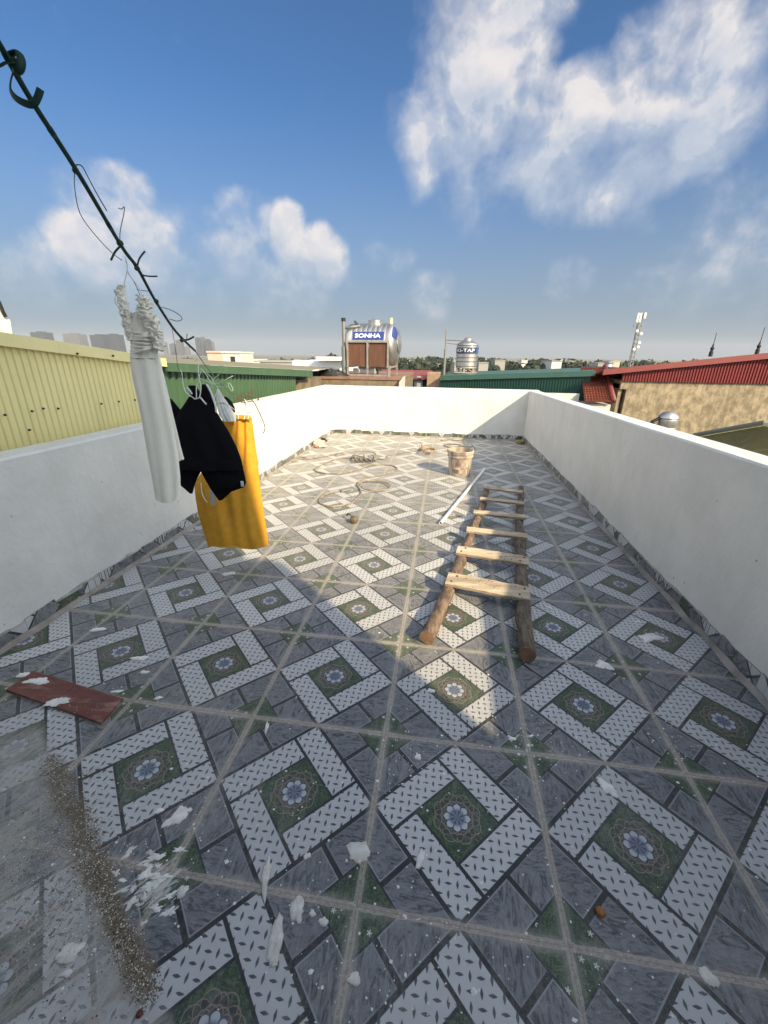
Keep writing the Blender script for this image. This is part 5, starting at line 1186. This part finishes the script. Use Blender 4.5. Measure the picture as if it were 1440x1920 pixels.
# ------------------------------------------------------------------ far city
gm = MB(); gm.poly([(-2600, -600, -10), (2600, -600, -10), (2600, 3200, -10), (-2600, 3200, -10)])
tag(gm.build('ground', mat('far_ground', (0.10, 0.11, 0.085), 0.95, col2=(0.16, 0.15, 0.13), nscale=0.02), origin=(0, 0, -10)), kind='structure')
FOL = [mat('foliage_dark', (0.012, 0.024, 0.014), 0.9), mat('foliage_mid', (0.022, 0.038, 0.020), 0.9), mat('foliage_olive', (0.034, 0.048, 0.024), 0.9)]
def treeline():
    rnd = random.Random(33); mb = MB()
    for _ in range(560):
        az = rnd.uniform(-54, 44); dist = rnd.uniform(130, 420); a = math.radians(az)
        x, y = math.sin(a) * dist, math.cos(a) * dist; top = rnd.gauss(-0.3, 1.0) - dist * .0035; rw = rnd.uniform(3, 7); hh = rnd.uniform(4, 8)
        if az < -18: top -= 2.2
        m_ = rnd.choice((0, 0, 1, 1, 2))
        for k in range(46):
            v = Vector((rnd.gauss(0, 1), rnd.gauss(0, 1), rnd.gauss(0, 1))).normalized() * rnd.uniform(.6, 1)
            p = Vector((x + v.x * rw, y + v.y * rw, top - hh / 2 + v.z * hh / 2)); s = rnd.uniform(.7, 1.7)
            t1 = Vector((rnd.gauss(0, 1), rnd.gauss(0, 1), rnd.gauss(0, 1))).normalized(); t2 = t1.cross(v + Vector((.01, 0, 0))).normalized()
            mb.poly([p + t1 * s, p + t2 * s * .7, p - t1 * s * .9, p - t2 * s * .8], m_ if rnd.random() < .75 else rnd.choice((0, 1, 2)))
        mb.tube([(x, y, -10), (x, y, top - hh / 2)], [.4, .25], 5, 0)
    o = mb.build('far_trees', FOL, origin=(0, 0, -10)); tag(o, kind='stuff')
treeline()
def facade(name, c1, c2, sx, sz):
    m = bpy.data.materials.new(name); m.use_nodes = True; t = m.node_tree; t.nodes.clear()
    P = N(t, 'ShaderNodeTexCoord').outputs['Object']; s_ = N(t, 'ShaderNodeSeparateXYZ', {0: P})
    u = M(t, 'FRACT', M(t, 'MULTIPLY', M(t, 'ADD', s_.outputs[0], s_.outputs[1]), sx)); v = M(t, 'FRACT', M(t, 'MULTIPLY', s_.outputs[2], sz))
    w = M(t, 'MULTIPLY', M(t, 'GREATER_THAN', u, .35), M(t, 'GREATER_THAN', v, .45))
    N(t, 'ShaderNodeOutputMaterial', {0: N(t, 'ShaderNodeBsdfPrincipled', {'Base Color': MIX(t, w, c1, c2), 'Roughness': .6}).outputs[0]}); return m
FAC = [facade('tower_facade_grey', (0.075, 0.085, 0.11), (0.02, 0.025, 0.035), .12, .3), facade('tower_facade_pale', (0.14, 0.14, 0.155), (0.05, 0.055, 0.065), .12, .3), facade('tower_facade_dark', (0.03, 0.04, 0.062), (0.015, 0.02, 0.03), .12, .3)]
HW_ = [mat('far_wall_%s' % n, c, .8) for n, c in (('white', (.60, .59, .56)), ('cream', (.46, .42, .35)), ('pink', (.55, .42, .36)), ('grey', (.30, .30, .30)))]
def tower(x0, x1, yt_, D, fi, lab, step=0):
    a = at(x0, 660, D); b = at(x1, 660, D); zt_ = at((x0 + x1) / 2, yt_, D).z; c = (a + b) / 2; w = (b - a).length; yaw_ = math.atan2((b - a).y, (b - a).x)
    r_ = thing('apartment_tower', (c.x, c.y, -10), lab, 'tower', None); rot = Matrix.Rotation(yaw_, 3, 'Z')
    m_ = MB(); m_.box((c.x, c.y, (zt_ - 10) / 2), (w, w * .8, zt_ + 10), rot); m_.build('shaft', FAC[fi], r_)
    m_ = MB(); m_.box((c.x, c.y, zt_ + 1.2), (w * .45, w * .4, 2.4), rot); m_.build('roof_plant', FAC[fi], r_)
    return r_
for q in ((74, 100, 624, 1150, 2, 'leftmost hazy apartment tower above the yellow shed, mostly hidden'), (133, 162, 627, 1250, 1, 'pale hazy apartment tower above the yellow shed, second from the left'),
          (181, 206, 629, 1100, 2, 'left one of the dark pair of towers left of the cream dress'), (207.5, 232, 628, 1120, 2, 'right one of the dark pair of towers left of the cream dress'),
          (308, 315, 642, 1500, 1, 'thin hazy tower just right of the cream dress'), (321, 331, 645, 1500, 0, 'low hazy tower behind the hanging wire right of the cream dress'), (334, 345, 638, 1450, 0, 'slim grey tower behind the lower end of the clothes line'),
          (370, 377.5, 634, 1400, 2, 'leftmost of the tight cluster of hazy towers right of the clothes line'), (379, 387, 633, 1420, 0, 'tallest middle tower of the tight cluster right of the clothes line'), (388.5, 397, 637, 1400, 2, 'third tower of the tight cluster right of the clothes line'), (398, 403, 641, 1430, 1, 'pinkish rightmost low tower of the tight cluster'),
          (348, 356, 650, 1500, 1, 'small pale tower between the clothes line and the tight cluster')): tower(*q)
def house(x0, x1, y0, D, m_, lab, grp=None, win=True, depth=6, roof=None):
    a = at(x0, 670, D); b = at(x1, 670, D); zt_ = at((x0 + x1) / 2, y0, D).z; c = (a + b) / 2; w = (b - a).length; yw = math.atan2((b - a).y, (b - a).x); rot = Matrix.Rotation(yw, 3, 'Z')
    r_ = thing('far_house', (c.x, c.y, -10), lab, 'house', grp); bb = MB(); bb.box((c.x, c.y, (zt_ - 10) / 2), (w, depth, zt_ + 10), rot); bb.build('wall', m_, r_)
    bb = MB(); bb.box(Vector((c.x, c.y, zt_ + .12)), (w * 1.06, depth * 1.06, .24), rot); bb.build('roof', roof or m_, r_)
    if win:
        f = rot @ Vector((0, -1, 0)); bb = MB(); bb.box(Vector((c.x, c.y, zt_ - w * .30)) + f * (depth / 2) + rot @ Vector((w * .05, 0, 0)), (w * .25, .1, w * .28), rot); bb.build('window', DARKV, r_)
    return r_
house(431, 464, 662.5, 62, HW_[0], 'white cube house with a dark window above the green shed'); house(403.5, 430, 661.5, 66, HW_[2], 'pinkish blank house left of the white cube house', win=False)
house(470, 492, 676, 75, HW_[0], 'low white roof right of the white cube house above the green shed', win=False); house(496, 560, 678.5, 70, HW_[3], 'long low grey roof between the white cube house and the tank', win=False)
rnd = random.Random(12)
for k in range(34):
    px = rnd.uniform(470, 640) if k < 7 else rnd.uniform(755, 1150); D = rnd.uniform(110, 330); w = rnd.uniform(2, 5) / D * FOC
    house(px, px + w, rnd.uniform(674, 684), D, rnd.choice(HW_[:2] + HW_[3:] + HW_[:1]), 'tiny pale house among the far trees on the skyline', 'far houses among the trees', win=False, depth=5, roof=rnd.choice((None, None, None, GREYW)))
# haze
hm = MB(); hm.box((0, 1150, 35.5), (5000, 3900, 93))
HZ = bpy.data.materials.new('city_haze'); HZ.use_nodes = True; t = HZ.node_tree; t.nodes.clear()
N(t, 'ShaderNodeOutputMaterial', {1: N(t, 'ShaderNodeVolumePrincipled', {'Color': (0.80, 0.86, 0.93, 1), 'Density': 0.00022}).outputs[0]})
tag(hm.build('haze', HZ), kind='stuff')
